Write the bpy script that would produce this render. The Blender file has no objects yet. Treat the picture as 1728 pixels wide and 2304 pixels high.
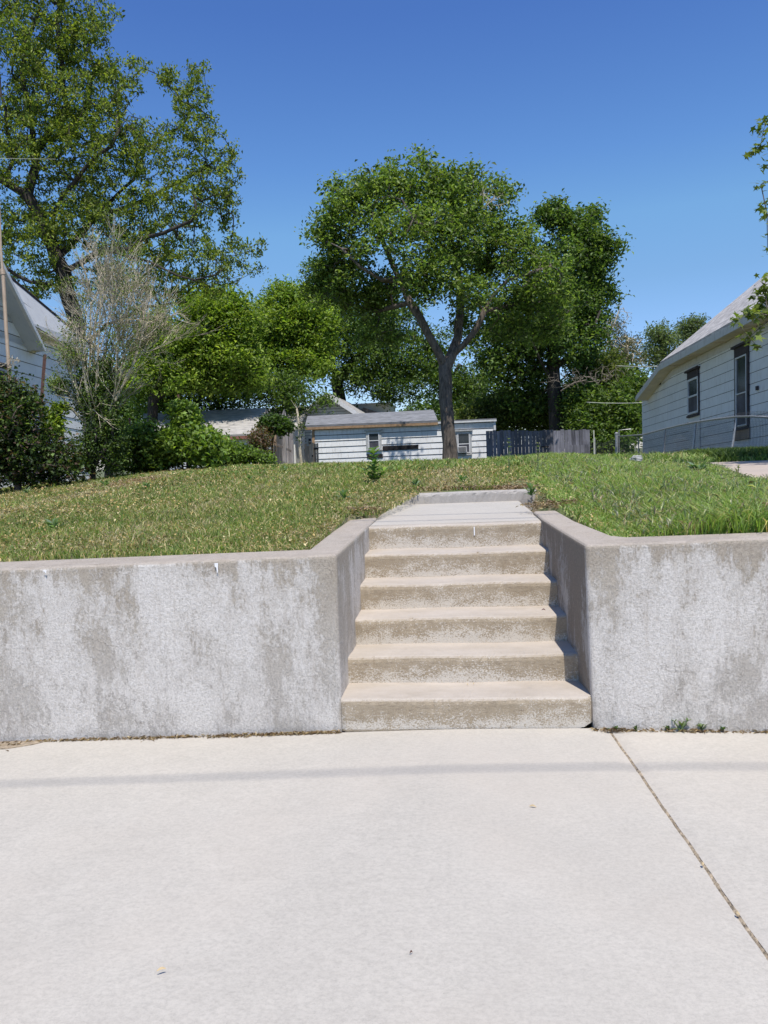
import bpy, math, random
import numpy as np
from mathutils import Matrix, Vector

SC = bpy.context.scene
COL = SC.collection
R_ = math.radians
# ------------------------------------------------------------------ camera
FPX = 1731.0
CAM = np.array([.0556, -3.9864, 1.4593])
PITCH, ROLL, YAW = .074, .0417, .0999
cs, sn = math.cos, math.sin
_R = np.array([cs(YAW), sn(YAW), 0.]); _Fh = np.array([-sn(YAW), cs(YAW), 0.]); _Z = np.array([0, 0, 1.])
_F = _Fh * cs(PITCH) - _Z * sn(PITCH); _U = _Fh * sn(PITCH) + _Z * cs(PITCH)
_RC = _R * cs(ROLL) - _U * sn(ROLL); _UC = _R * sn(ROLL) + _U * cs(ROLL)
cam = bpy.data.cameras.new('camera'); co = bpy.data.objects.new('camera', cam); COL.objects.link(co)
m = Matrix.Identity(4)
for i in range(3):
    m[i][0], m[i][1], m[i][2], m[i][3] = _RC[i], _UC[i], -_F[i], CAM[i]
co.matrix_world = m
cam.sensor_fit = 'VERTICAL'; cam.sensor_height = 36; cam.lens = 36 * FPX / 2304
cam.clip_start = .05; cam.clip_end = 3000
SC.camera = co
# ------------------------------------------------------------------ light
SUNV = np.array([.14, -.42, 1.]); SUNV /= np.linalg.norm(SUNV)
EL = math.asin(SUNV[2]); AZ = math.atan2(SUNV[0], SUNV[1])
W = bpy.data.worlds.new('World'); SC.world = W; W.use_nodes = True
nt = W.node_tree; sky = nt.nodes.new('ShaderNodeTexSky'); sky.sky_type = 'NISHITA'
sky.sun_disc = False; sky.sun_elevation = EL; sky.sun_rotation = AZ
sky.air_density = 1.0; sky.dust_density = .25; sky.ozone_density = 2.6; sky.altitude = 300
bg = nt.nodes['Background']; bg.inputs[1].default_value = .14
# deepen the blue of the sky (clear, dry spring air)
_tc = nt.nodes.new('ShaderNodeTexCoord'); _sp = nt.nodes.new('ShaderNodeSeparateXYZ'); nt.links.new(_tc.outputs['Generated'], _sp.inputs[0])
_rp = nt.nodes.new('ShaderNodeValToRGB'); _e = _rp.color_ramp.elements
_st = [(0, (.44, .46, .58)), (.07, (.40, .45, .56)), (.14, (.36, .43, .54)), (.2, (.36, .45, .52)), (.27, (.39, .52, .58)), (.34, (.33, .465, .605)), (.48, (.26, .38, .59)), (1, (.30, .42, .56))]
while len(_e) < len(_st): _e.new(.5)
for _k, (_p, _c) in zip(_e, _st): _k.position = _p; _k.color = (*_c, 1)
nt.links.new(_sp.outputs[2], _rp.inputs[0])
_mx = nt.nodes.new('ShaderNodeMix'); _mx.data_type = 'RGBA'; _mx.blend_type = 'MULTIPLY'; _mx.inputs[0].default_value = 1
nt.links.new(sky.outputs[0], _mx.inputs[6]); nt.links.new(_rp.outputs[0], _mx.inputs[7])
_m2 = nt.nodes.new('ShaderNodeMix'); _m2.data_type = 'RGBA'; _m2.blend_type = 'ADD'; _m2.inputs[0].default_value = 1
nt.links.new(_mx.outputs[2], _m2.inputs[6]); nt.links.new(_mx.outputs[2], _m2.inputs[7]); nt.links.new(_m2.outputs[2], bg.inputs[0])
sd = bpy.data.lights.new('sun', 'SUN'); sd.energy = 5.0; sd.angle = R_(.5); sd.color = (1, .95, .88)
so = bpy.data.objects.new('sun', sd); COL.objects.link(so)
so.rotation_euler = Vector(SUNV).to_track_quat('Z', 'Y').to_euler()
SC.view_settings.view_transform = 'Standard'; SC.view_settings.look = 'None'
SC.view_settings.exposure = 0.0; SC.view_settings.gamma = 1
SC.cycles.max_bounces = 6; SC.cycles.transparent_max_bounces = 6

rng = np.random.default_rng(7)
random.seed(7)

def ray(px, py):
    dx, dy = px - 864, py - 1152
    u = dx * cs(ROLL) - dy * sn(ROLL); v = dx * sn(ROLL) + dy * cs(ROLL)
    return _F + _R * u / FPX - _U * v / FPX
def at(px, py, d): return CAM + ray(px, py) * d
def atv(px, py, d):
    dx, dy = px - 864, py - 1152
    u = dx * cs(ROLL) - dy * sn(ROLL); v = dx * sn(ROLL) + dy * cs(ROLL)
    r = _F[None] + _R[None] * (u / FPX)[:, None] - _U[None] * (v / FPX)[:, None]
    return CAM[None] + r * d[:, None]
def onz(px, py, z): r = ray(px, py); return CAM + r * (z - CAM[2]) / r[2]
def ony(px, py, y): r = ray(px, py); return CAM + r * (y - CAM[1]) / r[1]
def nrm(v): v = np.asarray(v, float); return v / np.linalg.norm(v)
def ss(a, b, x): t = np.clip((x - a) / (b - a), 0, 1); return t * t * (3 - 2 * t)

# ------------------------------------------------------------------ materials
def _new(name):
    m = bpy.data.materials.new(name); m.use_nodes = True
    return m, m.node_tree, m.node_tree.nodes['Principled BSDF']
class N:
    def __init__(s, t): s.t = t
    def n(s, ty, **kw):
        o = s.t.nodes.new(ty)
        for k, v in kw.items():
            if k.startswith('i_'): o.inputs[int(k[2:])].default_value = v
            else: setattr(o, k, v)
        return o
    def l(s, a, b): s.t.links.new(a, b)
    def coord(s, scale=(1, 1, 1)):
        c = s.n('ShaderNodeTexCoord'); mp = s.n('ShaderNodeMapping'); s.l(c.outputs['Object'], mp.inputs[0])
        mp.inputs['Scale'].default_value = scale
        return mp.outputs[0]
    def noise(s, sc, det=4, rough=.55, vec=None, dist=0):
        o = s.n('ShaderNodeTexNoise'); o.inputs['Scale'].default_value = sc; o.inputs['Detail'].default_value = det
        o.inputs['Roughness'].default_value = rough; o.inputs['Distortion'].default_value = dist
        s.l(vec if vec else s.coord(), o.inputs['Vector'])
        return o.outputs['Fac']
    def ramp(s, fac, stops, mode='LINEAR'):
        o = s.n('ShaderNodeValToRGB'); e = o.color_ramp.elements; o.color_ramp.interpolation = mode
        while len(e) < len(stops): e.new(.5)
        for k, (p, c) in zip(e, stops):
            k.position = p; k.color = (*(c if hasattr(c, '__len__') else (c, c, c)), 1)
        s.l(fac, o.inputs[0]); return o.outputs[0]
    def mix(s, f, a, b, mode='MIX'):
        o = s.n('ShaderNodeMix', data_type='RGBA', blend_type=mode)
        if isinstance(f, (int, float)): o.inputs[0].default_value = f
        else: s.l(f, o.inputs[0])
        for i, x in ((6, a), (7, b)):
            if isinstance(x, tuple): o.inputs[i].default_value = (*x, 1)
            else: s.l(x, o.inputs[i])
        return o.outputs[2]
    def math(s, op, a, b=0, c=0):
        o = s.n('ShaderNodeMath', operation=op)
        for i, x in enumerate((a, b, c)):
            if isinstance(x, (int, float)): o.inputs[i].default_value = x
            else: s.l(x, o.inputs[i])
        return o.outputs[0]
    def sep(s, vec=None):
        o = s.n('ShaderNodeSeparateXYZ'); s.l(vec if vec else s.coord(), o.inputs[0]); return o.outputs
    def bump(s, h, st, dist, p, prev=None):
        o = s.n('ShaderNodeBump'); o.inputs['Strength'].default_value = st; o.inputs['Distance'].default_value = dist
        s.l(h, o.inputs['Height'])
        if prev: s.l(prev, o.inputs['Normal'])
        if p: s.l(o.outputs[0], p.inputs['Normal'])
        return o.outputs[0]
def rgb(c): return tuple(c)

def mat_simple(name, col, rough=.8, var=.15, sc=6, bump=.2, bsc=60, bd=.01, metal=0, det=5):
    m, t, p = _new(name); g = N(t)
    a = tuple(x * (1 - var) for x in col); b = tuple(min(1, x * (1 + var)) for x in col)
    c = g.ramp(g.noise(sc, det), [(.3, a), (.7, b)])
    g.l(c, p.inputs['Base Color']); p.inputs['Roughness'].default_value = rough; p.inputs['Metallic'].default_value = metal
    if bump: g.bump(g.noise(bsc, 4), bump, bd, p)
    return m

def mat_wallconc():
    m, t, p = _new('weathered_wall_concrete'); g = N(t)
    big = g.noise(1.7, 5, .6, g.coord((1, 1, .55)))
    frac = g.noise(6.5, 12, .80, g.coord((1, 1, .45)), .3)
    streak = g.noise(30, 6, .7, g.coord((1, 1, .10)))
    soft = g.noise(4.2, 6, .6, g.coord((1, 1, .6)))
    fine = g.noise(85, 5, .8); grit = g.noise(240, 2, .6)
    xyz = g.sep(); z = xyz[2]
    v = g.math('ADD', frac, g.math('MULTIPLY', g.math('SUBTRACT', big, .5), 1.0))
    v = g.math('ADD', v, g.math('MULTIPLY', g.math('SUBTRACT', streak, .5), .30))
    lip = g.math('ADD', z, g.math('MULTIPLY', g.math('SUBTRACT', g.noise(6, 6, .7, g.coord((1, 1, .15))), .5), .55))
    lipm = g.ramp(lip, [(.83, 0.), (.97, 1.)])
    v = g.math('SUBTRACT', v, g.math('MULTIPLY', lipm, .16))
    inner = g.math('MULTIPLY', g.ramp(xyz[0], [(.60, 0.), (.61, 1.)]), g.math('MULTIPLY', g.ramp(xyz[1], [(.045, 0.), (.055, 1.)]), g.ramp(xyz[0], [(.74, 1.), (.75, 0.)])))  # right inner face painted darker: its shade plus barer, less whitened concrete
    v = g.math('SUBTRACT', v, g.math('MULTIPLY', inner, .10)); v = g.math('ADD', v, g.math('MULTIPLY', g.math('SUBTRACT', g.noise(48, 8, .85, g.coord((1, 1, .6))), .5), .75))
    wm = g.ramp(v, [(.41, 0.), (.47, .62), (.60, 1.)])
    tan = g.ramp(soft, [(.3, (.41, .35, .27)), (.7, (.52, .46, .375))])
    grey = g.ramp(soft, [(.3, (.45, .41, .36)), (.7, (.56, .52, .46))])
    lowm = g.ramp(g.math('ADD', z, g.math('MULTIPLY', g.math('SUBTRACT', big, .5), .9)), [(.15, 1.), (.75, .15)])
    base = g.mix(lowm, tan, grey); base = g.mix(lipm, base, (.43, .37, .295))
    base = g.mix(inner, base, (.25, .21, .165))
    base = g.mix(.85, base, g.ramp(fine, [(.32, .58), (.6, 1.1)]), 'MULTIPLY')
    white = g.ramp(fine, [(.33, (.49, .455, .40)), (.58, (.755, .712, .655))])
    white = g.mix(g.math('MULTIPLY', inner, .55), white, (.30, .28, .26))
    c = g.mix(wm, base, white)
    drip = g.ramp(streak, [(.55, 0.), (.68, 1.)]); c = g.mix(g.math('MULTIPLY', drip, .28), c, (.34, .275, .20))
    blot = g.ramp(g.noise(2.4, 6, .7), [(.60, 0.), (.74, .4)]); c = g.mix(blot, c, (.36, .33, .28))
    c = g.mix(.6, c, g.ramp(grit, [(.3, .7), (.5, 1.03)]), 'MULTIPLY')
    vor = g.n('ShaderNodeTexVoronoi'); vor.inputs['Scale'].default_value = 16; g.l(g.coord(), vor.inputs['Vector'])
    c = g.mix(g.ramp(vor.outputs['Distance'], [(.0, .8), (.05, 0.)]), c, (.10, .09, .08))
    cr = g.n('ShaderNodeTexVoronoi', feature='DISTANCE_TO_EDGE'); cr.inputs['Scale'].default_value = 2.6
    wv = g.n('ShaderNodeVectorMath', operation='ADD'); nz_ = g.n('ShaderNodeTexNoise'); nz_.inputs['Scale'].default_value = 7; nz_.inputs['Detail'].default_value = 6; g.l(g.coord(), nz_.inputs['Vector'])
    sc_ = g.n('ShaderNodeVectorMath', operation='SCALE'); g.l(nz_.outputs['Color'], sc_.inputs[0]); sc_.inputs['Scale'].default_value = .35
    g.l(g.coord(), wv.inputs[0]); g.l(sc_.outputs[0], wv.inputs[1]); g.l(wv.outputs[0], cr.inputs['Vector'])
    ck = g.math('MULTIPLY', g.ramp(cr.outputs['Distance'], [(.0, 1.), (.008, 0.)]), g.ramp(g.noise(1.4, 3), [(.5, 0.), (.62, .55)]))
    c = g.mix(ck, c, (.2, .17, .14))
    nz = g.sep(g.n('ShaderNodeNewGeometry').outputs['Normal'])[2]
    top = g.ramp(g.math('ADD', nz, g.math('MULTIPLY', g.math('SUBTRACT', fine, .5), .3)), [(.45, 0.), (.75, 1.)])
    tc = g.ramp(g.noise(9, 10, .75), [(.3, (.40, .34, .275)), (.7, (.50, .44, .375))])
    tc = g.mix(.7, tc, g.ramp(fine, [(.3, .75), (.6, 1.06)]), 'MULTIPLY')
    tc = g.mix(g.math('MULTIPLY', g.ramp(grit, [(.3, 1.), (.42, 0.)]), .45), tc, (.30, .25, .2))
    c = g.mix(top, c, tc)
    sp_ = g.ramp(g.noise(130, 3, .9, g.coord((1, 1, .7))), [(.36, .75), (.41, 0.)]); c = g.mix(g.math('MULTIPLY', sp_, g.ramp(soft, [(.4, .35), (.6, .8)])), c, (.17, .145, .11))
    g.l(c, p.inputs['Base Color']); p.inputs['Roughness'].default_value = .93
    b = g.bump(fine, .8, .008, None); b = g.bump(wm, .5, .004, None, b); g.bump(grit, .5, .004, p, b)
    return m

def mat_step():
    m, t, p = _new('weathered_step_concrete'); g = N(t)
    fine = g.noise(110, 3, .7, g.coord((1, 1, 1.4))); grit = g.noise(230, 2, .6)
    rill = g.noise(30, 7, .75, g.coord((.4, 1, 2.4)), 1.6)
    mid = g.noise(11, 12, .8, g.coord((.8, 1, 1.3)), .4); big = g.noise(2.3, 4, .6)
    zz = g.sep()[2]
    fr = g.math('FRACT', g.math('DIVIDE', g.math('ADD', zz, .002), .157))
    low = g.ramp(fr, [(.08, 1.), (.75, 0.)])
    v = g.math('ADD', g.math('MULTIPLY', mid, .85), g.math('MULTIPLY', fine, 1.15))
    v = g.math('ADD', v, g.math('MULTIPLY', big, .5)); v = g.math('ADD', v, g.math('MULTIPLY', low, .24))
    wm = g.ramp(g.math('SUBTRACT', v, 1.0), [(.38, 0.), (.47, 1.)])
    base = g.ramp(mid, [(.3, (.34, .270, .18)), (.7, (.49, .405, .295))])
    base = g.mix(g.ramp(rill, [(.36, .75), (.47, 0.)]), base, (.25, .195, .135))
    base = g.mix(.7, base, g.ramp(grit, [(.35, .72), (.6, 1.)]), 'MULTIPLY')
    c = g.mix(wm, base, (.62, .565, .48))
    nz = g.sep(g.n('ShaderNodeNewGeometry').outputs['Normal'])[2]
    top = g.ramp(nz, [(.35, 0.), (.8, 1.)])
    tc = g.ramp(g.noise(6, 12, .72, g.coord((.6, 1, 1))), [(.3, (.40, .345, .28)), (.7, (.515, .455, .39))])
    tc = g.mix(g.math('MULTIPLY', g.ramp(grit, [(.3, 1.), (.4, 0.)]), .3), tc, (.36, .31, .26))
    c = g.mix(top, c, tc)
    g.l(c, p.inputs['Base Color']); p.inputs['Roughness'].default_value = .92
    b = g.bump(rill, .5, .006, None); b = g.bump(fine, .55, .004, None, b); g.bump(grit, .35, .003, p, b)
    return m

def mat_walk(name='sidewalk_concrete', col=(.466, .432, .376)):
    m, t, p = _new(name); g = N(t)
    a = g.noise(1.3, 5, .6); b = g.noise(75, 6, .85, g.coord((.7, 1, 1))); c3 = g.noise(190, 3, .8); d = g.noise(3, 5, .6)
    c = g.ramp(a, [(.3, tuple(x * .955 for x in col)), (.7, tuple(x * 1.04 for x in col))])
    c = g.mix(.55, c, g.ramp(d, [(.3, .93), (.7, 1.04)]), 'MULTIPLY')
    fr = g.noise(16, 12, .85, g.coord((.8, 1, 1))); c = g.mix(.6, c, g.ramp(fr, [(.34, .88), (.6, 1.05)]), 'MULTIPLY')
    hl = g.noise(3.2, 10, .85, g.coord((.35, 1, 1)), 2.); c = g.mix(g.math('MULTIPLY', g.ramp(hl, [(.485, 0.), (.50, 1.), (.515, 0.)]), .07), c, (.2, .17, .14))
    c = g.mix(.8, c, g.ramp(b, [(.34, .80), (.56, 1.06)]), 'MULTIPLY')
    c = g.mix(g.math('MULTIPLY', g.ramp(c3, [(.34, 1.), (.40, 0.)]), .5), c, tuple(x * .6 for x in col))
    v = g.n('ShaderNodeTexVoronoi'); v.inputs['Scale'].default_value = 4.5; g.l(g.coord(), v.inputs['Vector'])
    c = g.mix(g.ramp(v.outputs['Distance'], [(.0, .8), (.012, 0.)]), c, (.2, .16, .11))
    warm = g.ramp(g.noise(.8, 3), [(.45, 0.), (.75, .5)])
    c = g.mix(warm, c, (col[0] * 1.02, col[1] * .97, col[2] * .93))
    g.l(c, p.inputs['Base Color']); p.inputs['Roughness'].default_value = .88
    bb = g.bump(b, .25, .002, None); g.bump(c3, .3, .0015, p, bb)
    return m

def mat_leaf(name, gloss=.35, trans=.48):
    m, t, p = _new(name); g = N(t)
    at_ = g.n('ShaderNodeAttribute', attribute_name='tint')
    p.inputs['Roughness'].default_value = .5; p.inputs['Specular IOR Level'].default_value = gloss
    g.l(at_.outputs['Color'], p.inputs['Base Color'])
    tr = g.n('ShaderNodeBsdfTranslucent')
    yc = g.mix(1., at_.outputs['Color'], (1.25, 1.3, .55), 'MULTIPLY'); g.l(yc, tr.inputs[0])
    mx = g.n('ShaderNodeMixShader'); mx.inputs[0].default_value = trans
    g.l(p.outputs[0], mx.inputs[1]); g.l(tr.outputs[0], mx.inputs[2])
    g.l(mx.outputs[0], t.nodes['Material Output'].inputs[0])
    return m

def mat_siding(name, col, dirt=(.35, .3, .25), ribs=True, dirtf=.3):
    m, t, p = _new(name); g = N(t)
    a = g.noise(1.6, 5, .6); s = g.noise(10, 5, .7, g.coord((1, 1, .25)))
    c = g.ramp(a, [(.3, tuple(x * .93 for x in col)), (.7, tuple(min(1, x * 1.05) for x in col))])
    c = g.mix(g.math('MULTIPLY', g.ramp(s, [(.52, 0.), (.75, 1.)]), dirtf), c, dirt)
    sp = g.noise(24, 4, .7)
    c = g.mix(g.ramp(sp, [(.70, 0.), (.76, .6)]), c, (.2, .17, .15))
    g.l(c, p.inputs['Base Color']); p.inputs['Roughness'].default_value = .7
    if ribs:
        w = g.noise(45, 2, .5, g.coord((1, 1, .02))); g.bump(w, .35, .006, p)
    return m

def mat_shingle(name, col, zs):
    m, t, p = _new(name); g = N(t)
    z = g.sep()[2]; zz = g.math('ADD', z, g.math('MULTIPLY', g.noise(3, 2), .01))
    fr = g.math('FRACT', g.math('DIVIDE', zz, zs))
    line = g.ramp(fr, [(.0, 1.), (.16, 0.)])
    idx = g.math('FLOOR', g.math('DIVIDE', zz, zs))
    cmb = g.n('ShaderNodeCombineXYZ'); sx = g.sep()
    g.l(g.math('ADD', sx[0], g.math('MULTIPLY', idx, .37)), cmb.inputs[0]); g.l(sx[1], cmb.inputs[1]); g.l(g.math('MULTIPLY', idx, 3.1), cmb.inputs[2])
    tab = g.noise(3.2, 2, .4, cmb.outputs[0])
    c = g.ramp(tab, [(.35, tuple(x * .72 for x in col)), (.65, tuple(x * 1.18 for x in col))])
    c = g.mix(.6, c, g.ramp(g.noise(90, 3), [(.3, .7), (.7, 1.1)]), 'MULTIPLY')
    c = g.mix(g.math('MULTIPLY', line, .75), c, tuple(x * .25 for x in col))
    g.l(c, p.inputs['Base Color']); p.inputs['Roughness'].default_value = .9
    g.bump(fr, .5, .012, p)
    return m

def mat_bark(name, a, b, sc=9):
    m, t, p = _new(name); g = N(t)
    n1 = g.noise(sc, 6, .7, g.coord((1, 1, .22)), .8); n2 = g.noise(sc * 5, 4, .7, g.coord((1, 1, .3)))
    c = g.ramp(n1, [(.36, a), (.62, b)])
    c = g.mix(.6, c, g.ramp(n2, [(.35, .55), (.6, 1.1)]), 'MULTIPLY')
    g.l(c, p.inputs['Base Color']); p.inputs['Roughness'].default_value = .95
    bb = g.bump(n1, .9, .05, None); g.bump(n2, .6, .015, p, bb)
    return m

def mat_wood(name, a, b, ax=2):
    m, t, p = _new(name); g = N(t)
    sc = [1, 1, 1]; sc[ax] = .06
    n1 = g.noise(30, 5, .65, g.coord(tuple(sc))); n0 = g.noise(2.2, 3)
    c = g.ramp(n1, [(.3, a), (.7, b)])
    ri = g.n('ShaderNodeNewGeometry').outputs['Random Per Island']; c = g.mix(.9, c, g.ramp(ri, [(0, .55), (1, 1.45)]), 'MULTIPLY')
    c = g.mix(.7, c, g.ramp(n0, [(.3, .7), (.7, 1.15)]), 'MULTIPLY')
    vv = g.n('ShaderNodeTexVoronoi'); vv.inputs['Scale'].default_value = 3.2; g.l(g.coord(), vv.inputs['Vector'])
    c = g.mix(g.ramp(vv.outputs['Distance'], [(.04, .8), (.07, 0.)]), c, tuple(x * .3 for x in a))
    g.l(c, p.inputs['Base Color']); p.inputs['Roughness'].default_value = .9
    g.bump(n1, .5, .006, p)
    return m

def mat_glass(name, col=(.02, .025, .03), rough=.12):
    m, t, p = _new(name); g = N(t)
    c = g.ramp(g.noise(3, 4, .6), [(.35, col), (.7, tuple(x * 2.2 + .01 for x in col))])
    g.l(c, p.inputs['Base Color']); p.inputs['Roughness'].default_value = rough
    p.inputs['Specular IOR Level'].default_value = .5
    return m

def mat_soil():
    m, t, p = _new('yard_soil'); g = N(t)
    n1 = g.noise(3, 5, .6); n2 = g.noise(28, 5, .7); n3 = g.noise(.35, 3, .5)
    green = g.ramp(n2, [(.3, (.07, .10, .03)), (.6, (.13, .16, .055))])
    dry = g.ramp(n2, [(.3, (.17, .13, .08)), (.65, (.34, .27, .17))])
    c = g.mix(g.ramp(n1, [(.42, 0.), (.6, 1.)]), green, dry)
    far = g.sep()[1]
    c = g.mix(g.math('MULTIPLY', g.ramp(g.math('DIVIDE', far, 100), [(.1, 0.), (.16, 1.)]), .6), c, (.07, .10, .035))
    g.l(c, p.inputs['Base Color']); p.inputs['Roughness'].default_value = 1
    g.bump(n2, .8, .03, p)
    return m

M = dict(
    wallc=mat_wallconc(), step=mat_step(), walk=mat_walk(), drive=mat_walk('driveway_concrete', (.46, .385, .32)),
    soil=mat_soil(), leaf=mat_leaf('leaf'), grass=mat_leaf('grass_blade', .3, .45), dryleaf=mat_leaf('dry_leaf', .1, .2),
    side_r=mat_siding('white_shingle_siding', (.80, .785, .76), (.36, .27, .18)),
    side_l=mat_siding('pale_shingle_siding', (.78, .77, .74), (.45, .42, .38)),
    side_g=mat_siding('chalky_white_siding', (.78, .78, .77), (.34, .30, .26), False, .55),
    clap=mat_siding('white_clapboard', (.74, .73, .70), (.5, .46, .4), False),
    fascia=mat_siding('flaking_white_paint', (.62, .59, .54), (.3, .25, .2), False, .6),
    soffit=mat_simple('soffit_boards', (.62, .53, .42), .8, .12, 4, .1),
    sh_r=mat_shingle('pale_grey_shingles', (.50, .475, .455), .085),
    sh_g=mat_shingle('grey_shingles', (.23, .235, .25), .04),
    sh_s=mat_shingle('light_grey_shingles', (.45, .425, .39), .045),
    panel=mat_siding('painted_roof_sheet', (.46, .47, .48), (.25, .25, .26), False, .5),
    barkA=mat_bark('grey_brown_bark', (.045, .036, .030), (.185, .15, .12), 8),
    barkD=mat_bark('dark_bark', (.022, .018, .016), (.075, .062, .05), 8),
    barkT=mat_bark('pale_twig_bark', (.42, .36, .25), (.74, .65, .48), 20),
    darktrim=mat_simple('blackened_trim', (.045, .035, .038), .7, .5, 14, .4, 60),
    browntrim=mat_simple('bare_brown_wood', (.33, .21, .12), .85, .3, 10, .3),
    tanwood=mat_wood('tan_board', (.22, .15, .10), (.44, .33, .24)),
    greywood=mat_wood('weathered_grey_board', (.17, .15, .145), (.40, .37, .35)),
    bluewood=mat_wood('blue_grey_fence_board', (.085, .083, .10), (.23, .225, .25)),
    darkwood=mat_wood('shadowed_fence_board', (.10, .085, .075), (.22, .19, .17)),
    black=mat_simple('black_backing', (.022, .018, .018), .9, .4, 12, .2),
    glass=mat_glass('window_glass'), screen=mat_glass('insect_screen', (.045, .045, .055), .6),
    whiteframe=mat_simple('white_frame', (.66, .66, .66), .5, .1, 8, .1),
    greyframe=mat_simple('grey_frame', (.45, .45, .44), .6, .2, 8, .1),
    galv=mat_simple('galvanised_steel', (.36, .365, .37), .5, .25, 20, .1, metal=.5),
    wire=mat_simple('dull_wire', (.075, .075, .08), .6, .3, 20, 0),
    rust=mat_simple('rusty_steel', (.12, .06, .045), .85, .4, 25, .4),
    tanpipe=mat_simple('tan_pipe', (.42, .32, .23), .6, .15, 8, .2),
    cable=mat_simple('cable_sheath', (.03, .03, .03), .6, .1, 8, 0),
    rope=mat_simple('pale_line', (.62, .62, .50), .7, .1, 8, 0),
    rock=mat_simple('white_rubble', (.34, .34, .32), .9, .25, 9, .8, 18, .05),
    redtrim=mat_simple('faded_red_trim', (.28, .12, .09), .85, .3, 12, .3),
    twig=mat_simple('straw', (.55, .42, .24), .8, .25, 40, .2),
    whitepaint=mat_simple('white_paint_drip', (.85, .85, .84), .6, .05, 30, .1),
)

# ------------------------------------------------------------------ object helpers
def tag(o, label=None, cat=None, group=None, kind=None):
    if label: o['label'] = label
    if cat: o['category'] = cat
    if group: o['group'] = group
    if kind: o['kind'] = kind
    return o
def empty(name, loc, label, cat, group=None, kind=None):
    o = bpy.data.objects.new(name, None); COL.objects.link(o); o.location = Vector(loc); o.empty_display_size = .2
    return tag(o, label, cat, group, kind)
class MB:
    def __init__(s): s.v = []; s.f = []; s.mi = []; s.mats = []
    def _m(s, mat):
        if mat not in s.mats: s.mats.append(mat)
        return s.mats.index(mat)
    def add(s, vs, fs, mat=None):
        b = len(s.v); s.v += [tuple(map(float, v)) for v in vs]; k = s._m(mat)
        for f in fs: s.f.append([b + i for i in f]); s.mi.append(k)
        return s
    def fbox(s, O, U, V, Nn, u0, u1, v0, v1, n0, n1, mat=None):
        O = np.asarray(O); c = [O + U * u + V * v + Nn * n for n in (n0, n1) for v in (v0, v1) for u in (u0, u1)]
        return s.add(c, [(0, 2, 3, 1), (4, 5, 7, 6), (0, 1, 5, 4), (2, 6, 7, 3), (0, 4, 6, 2), (1, 3, 7, 5)], mat)
    def box(s, c0, c1, mat=None):
        return s.fbox((0, 0, 0), np.array([1., 0, 0]), np.array([0, 1., 0]), np.array([0, 0, 1.]), c0[0], c1[0], c0[1], c1[1], c0[2], c1[2], mat)
    def slab(s, pts, off, mat=None):
        """polygon pts thickened by vector off"""
        n = len(pts); a = [np.asarray(p, float) for p in pts]; b = [p + np.asarray(off) for p in a]
        fs = [tuple(range(n)), tuple(range(2 * n - 1, n - 1, -1))] + [(i, i + n, (i + 1) % n + n, (i + 1) % n) for i in range(n)]
        return s.add(a + b, fs, mat)
    def tube(s, pts, rs, k=6, mat=None, cap=True):
        pts = [np.asarray(p, float) for p in pts]; n = len(pts)
        if not hasattr(rs, '__len__'): rs = [rs] * n
        t0 = nrm(pts[1] - pts[0]); u = np.cross(t0, [0, 0, 1.] if abs(t0[2]) < .9 else [1., 0, 0]); u = nrm(u)
        vs = []
        for i in range(n):
            t = pts[min(i + 1, n - 1)] - pts[max(i - 1, 0)]; L = np.linalg.norm(t)
            t = t / L if L > 1e-9 else t0
            u = u - t * (u @ t); u = nrm(u) if np.linalg.norm(u) > 1e-6 else nrm(np.cross(t, [.3, .5, .8])); w = np.cross(t, u)
            for j in range(k):
                a = 2 * math.pi * j / k; vs.append(pts[i] + (u * math.cos(a) + w * math.sin(a)) * rs[i])
        fs = [(i * k + j, i * k + (j + 1) % k, (i + 1) * k + (j + 1) % k, (i + 1) * k + j) for i in range(n - 1) for j in range(k)]
        if cap: fs += [tuple(range(k))[::-1], tuple((n - 1) * k + j for j in range(k))]
        return s.add(vs, fs, mat)
    def build(s, name, mat=None, parent=None, smooth=False, bevel=0, seg=2):
        me = bpy.data.meshes.new(name); me.from_pydata(s.v, [], s.f)
        ms = [x if x else mat for x in s.mats] or [mat]
        for x in ms: me.materials.append(x)
        if len(ms) > 1: me.polygons.foreach_set('material_index', s.mi)
        if smooth: me.polygons.foreach_set('use_smooth', [True] * len(me.polygons))
        me.update(); o = bpy.data.objects.new(name, me); COL.objects.link(o)
        if parent:
            o.parent = parent; o.matrix_parent_inverse = Matrix.Translation(-Vector(parent.location))
        if bevel:
            b = o.modifiers.new('bevel', 'BEVEL'); b.width = bevel; b.segments = seg; b.limit_method = 'ANGLE'; b.angle_limit = R_(40)
        return o
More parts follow.
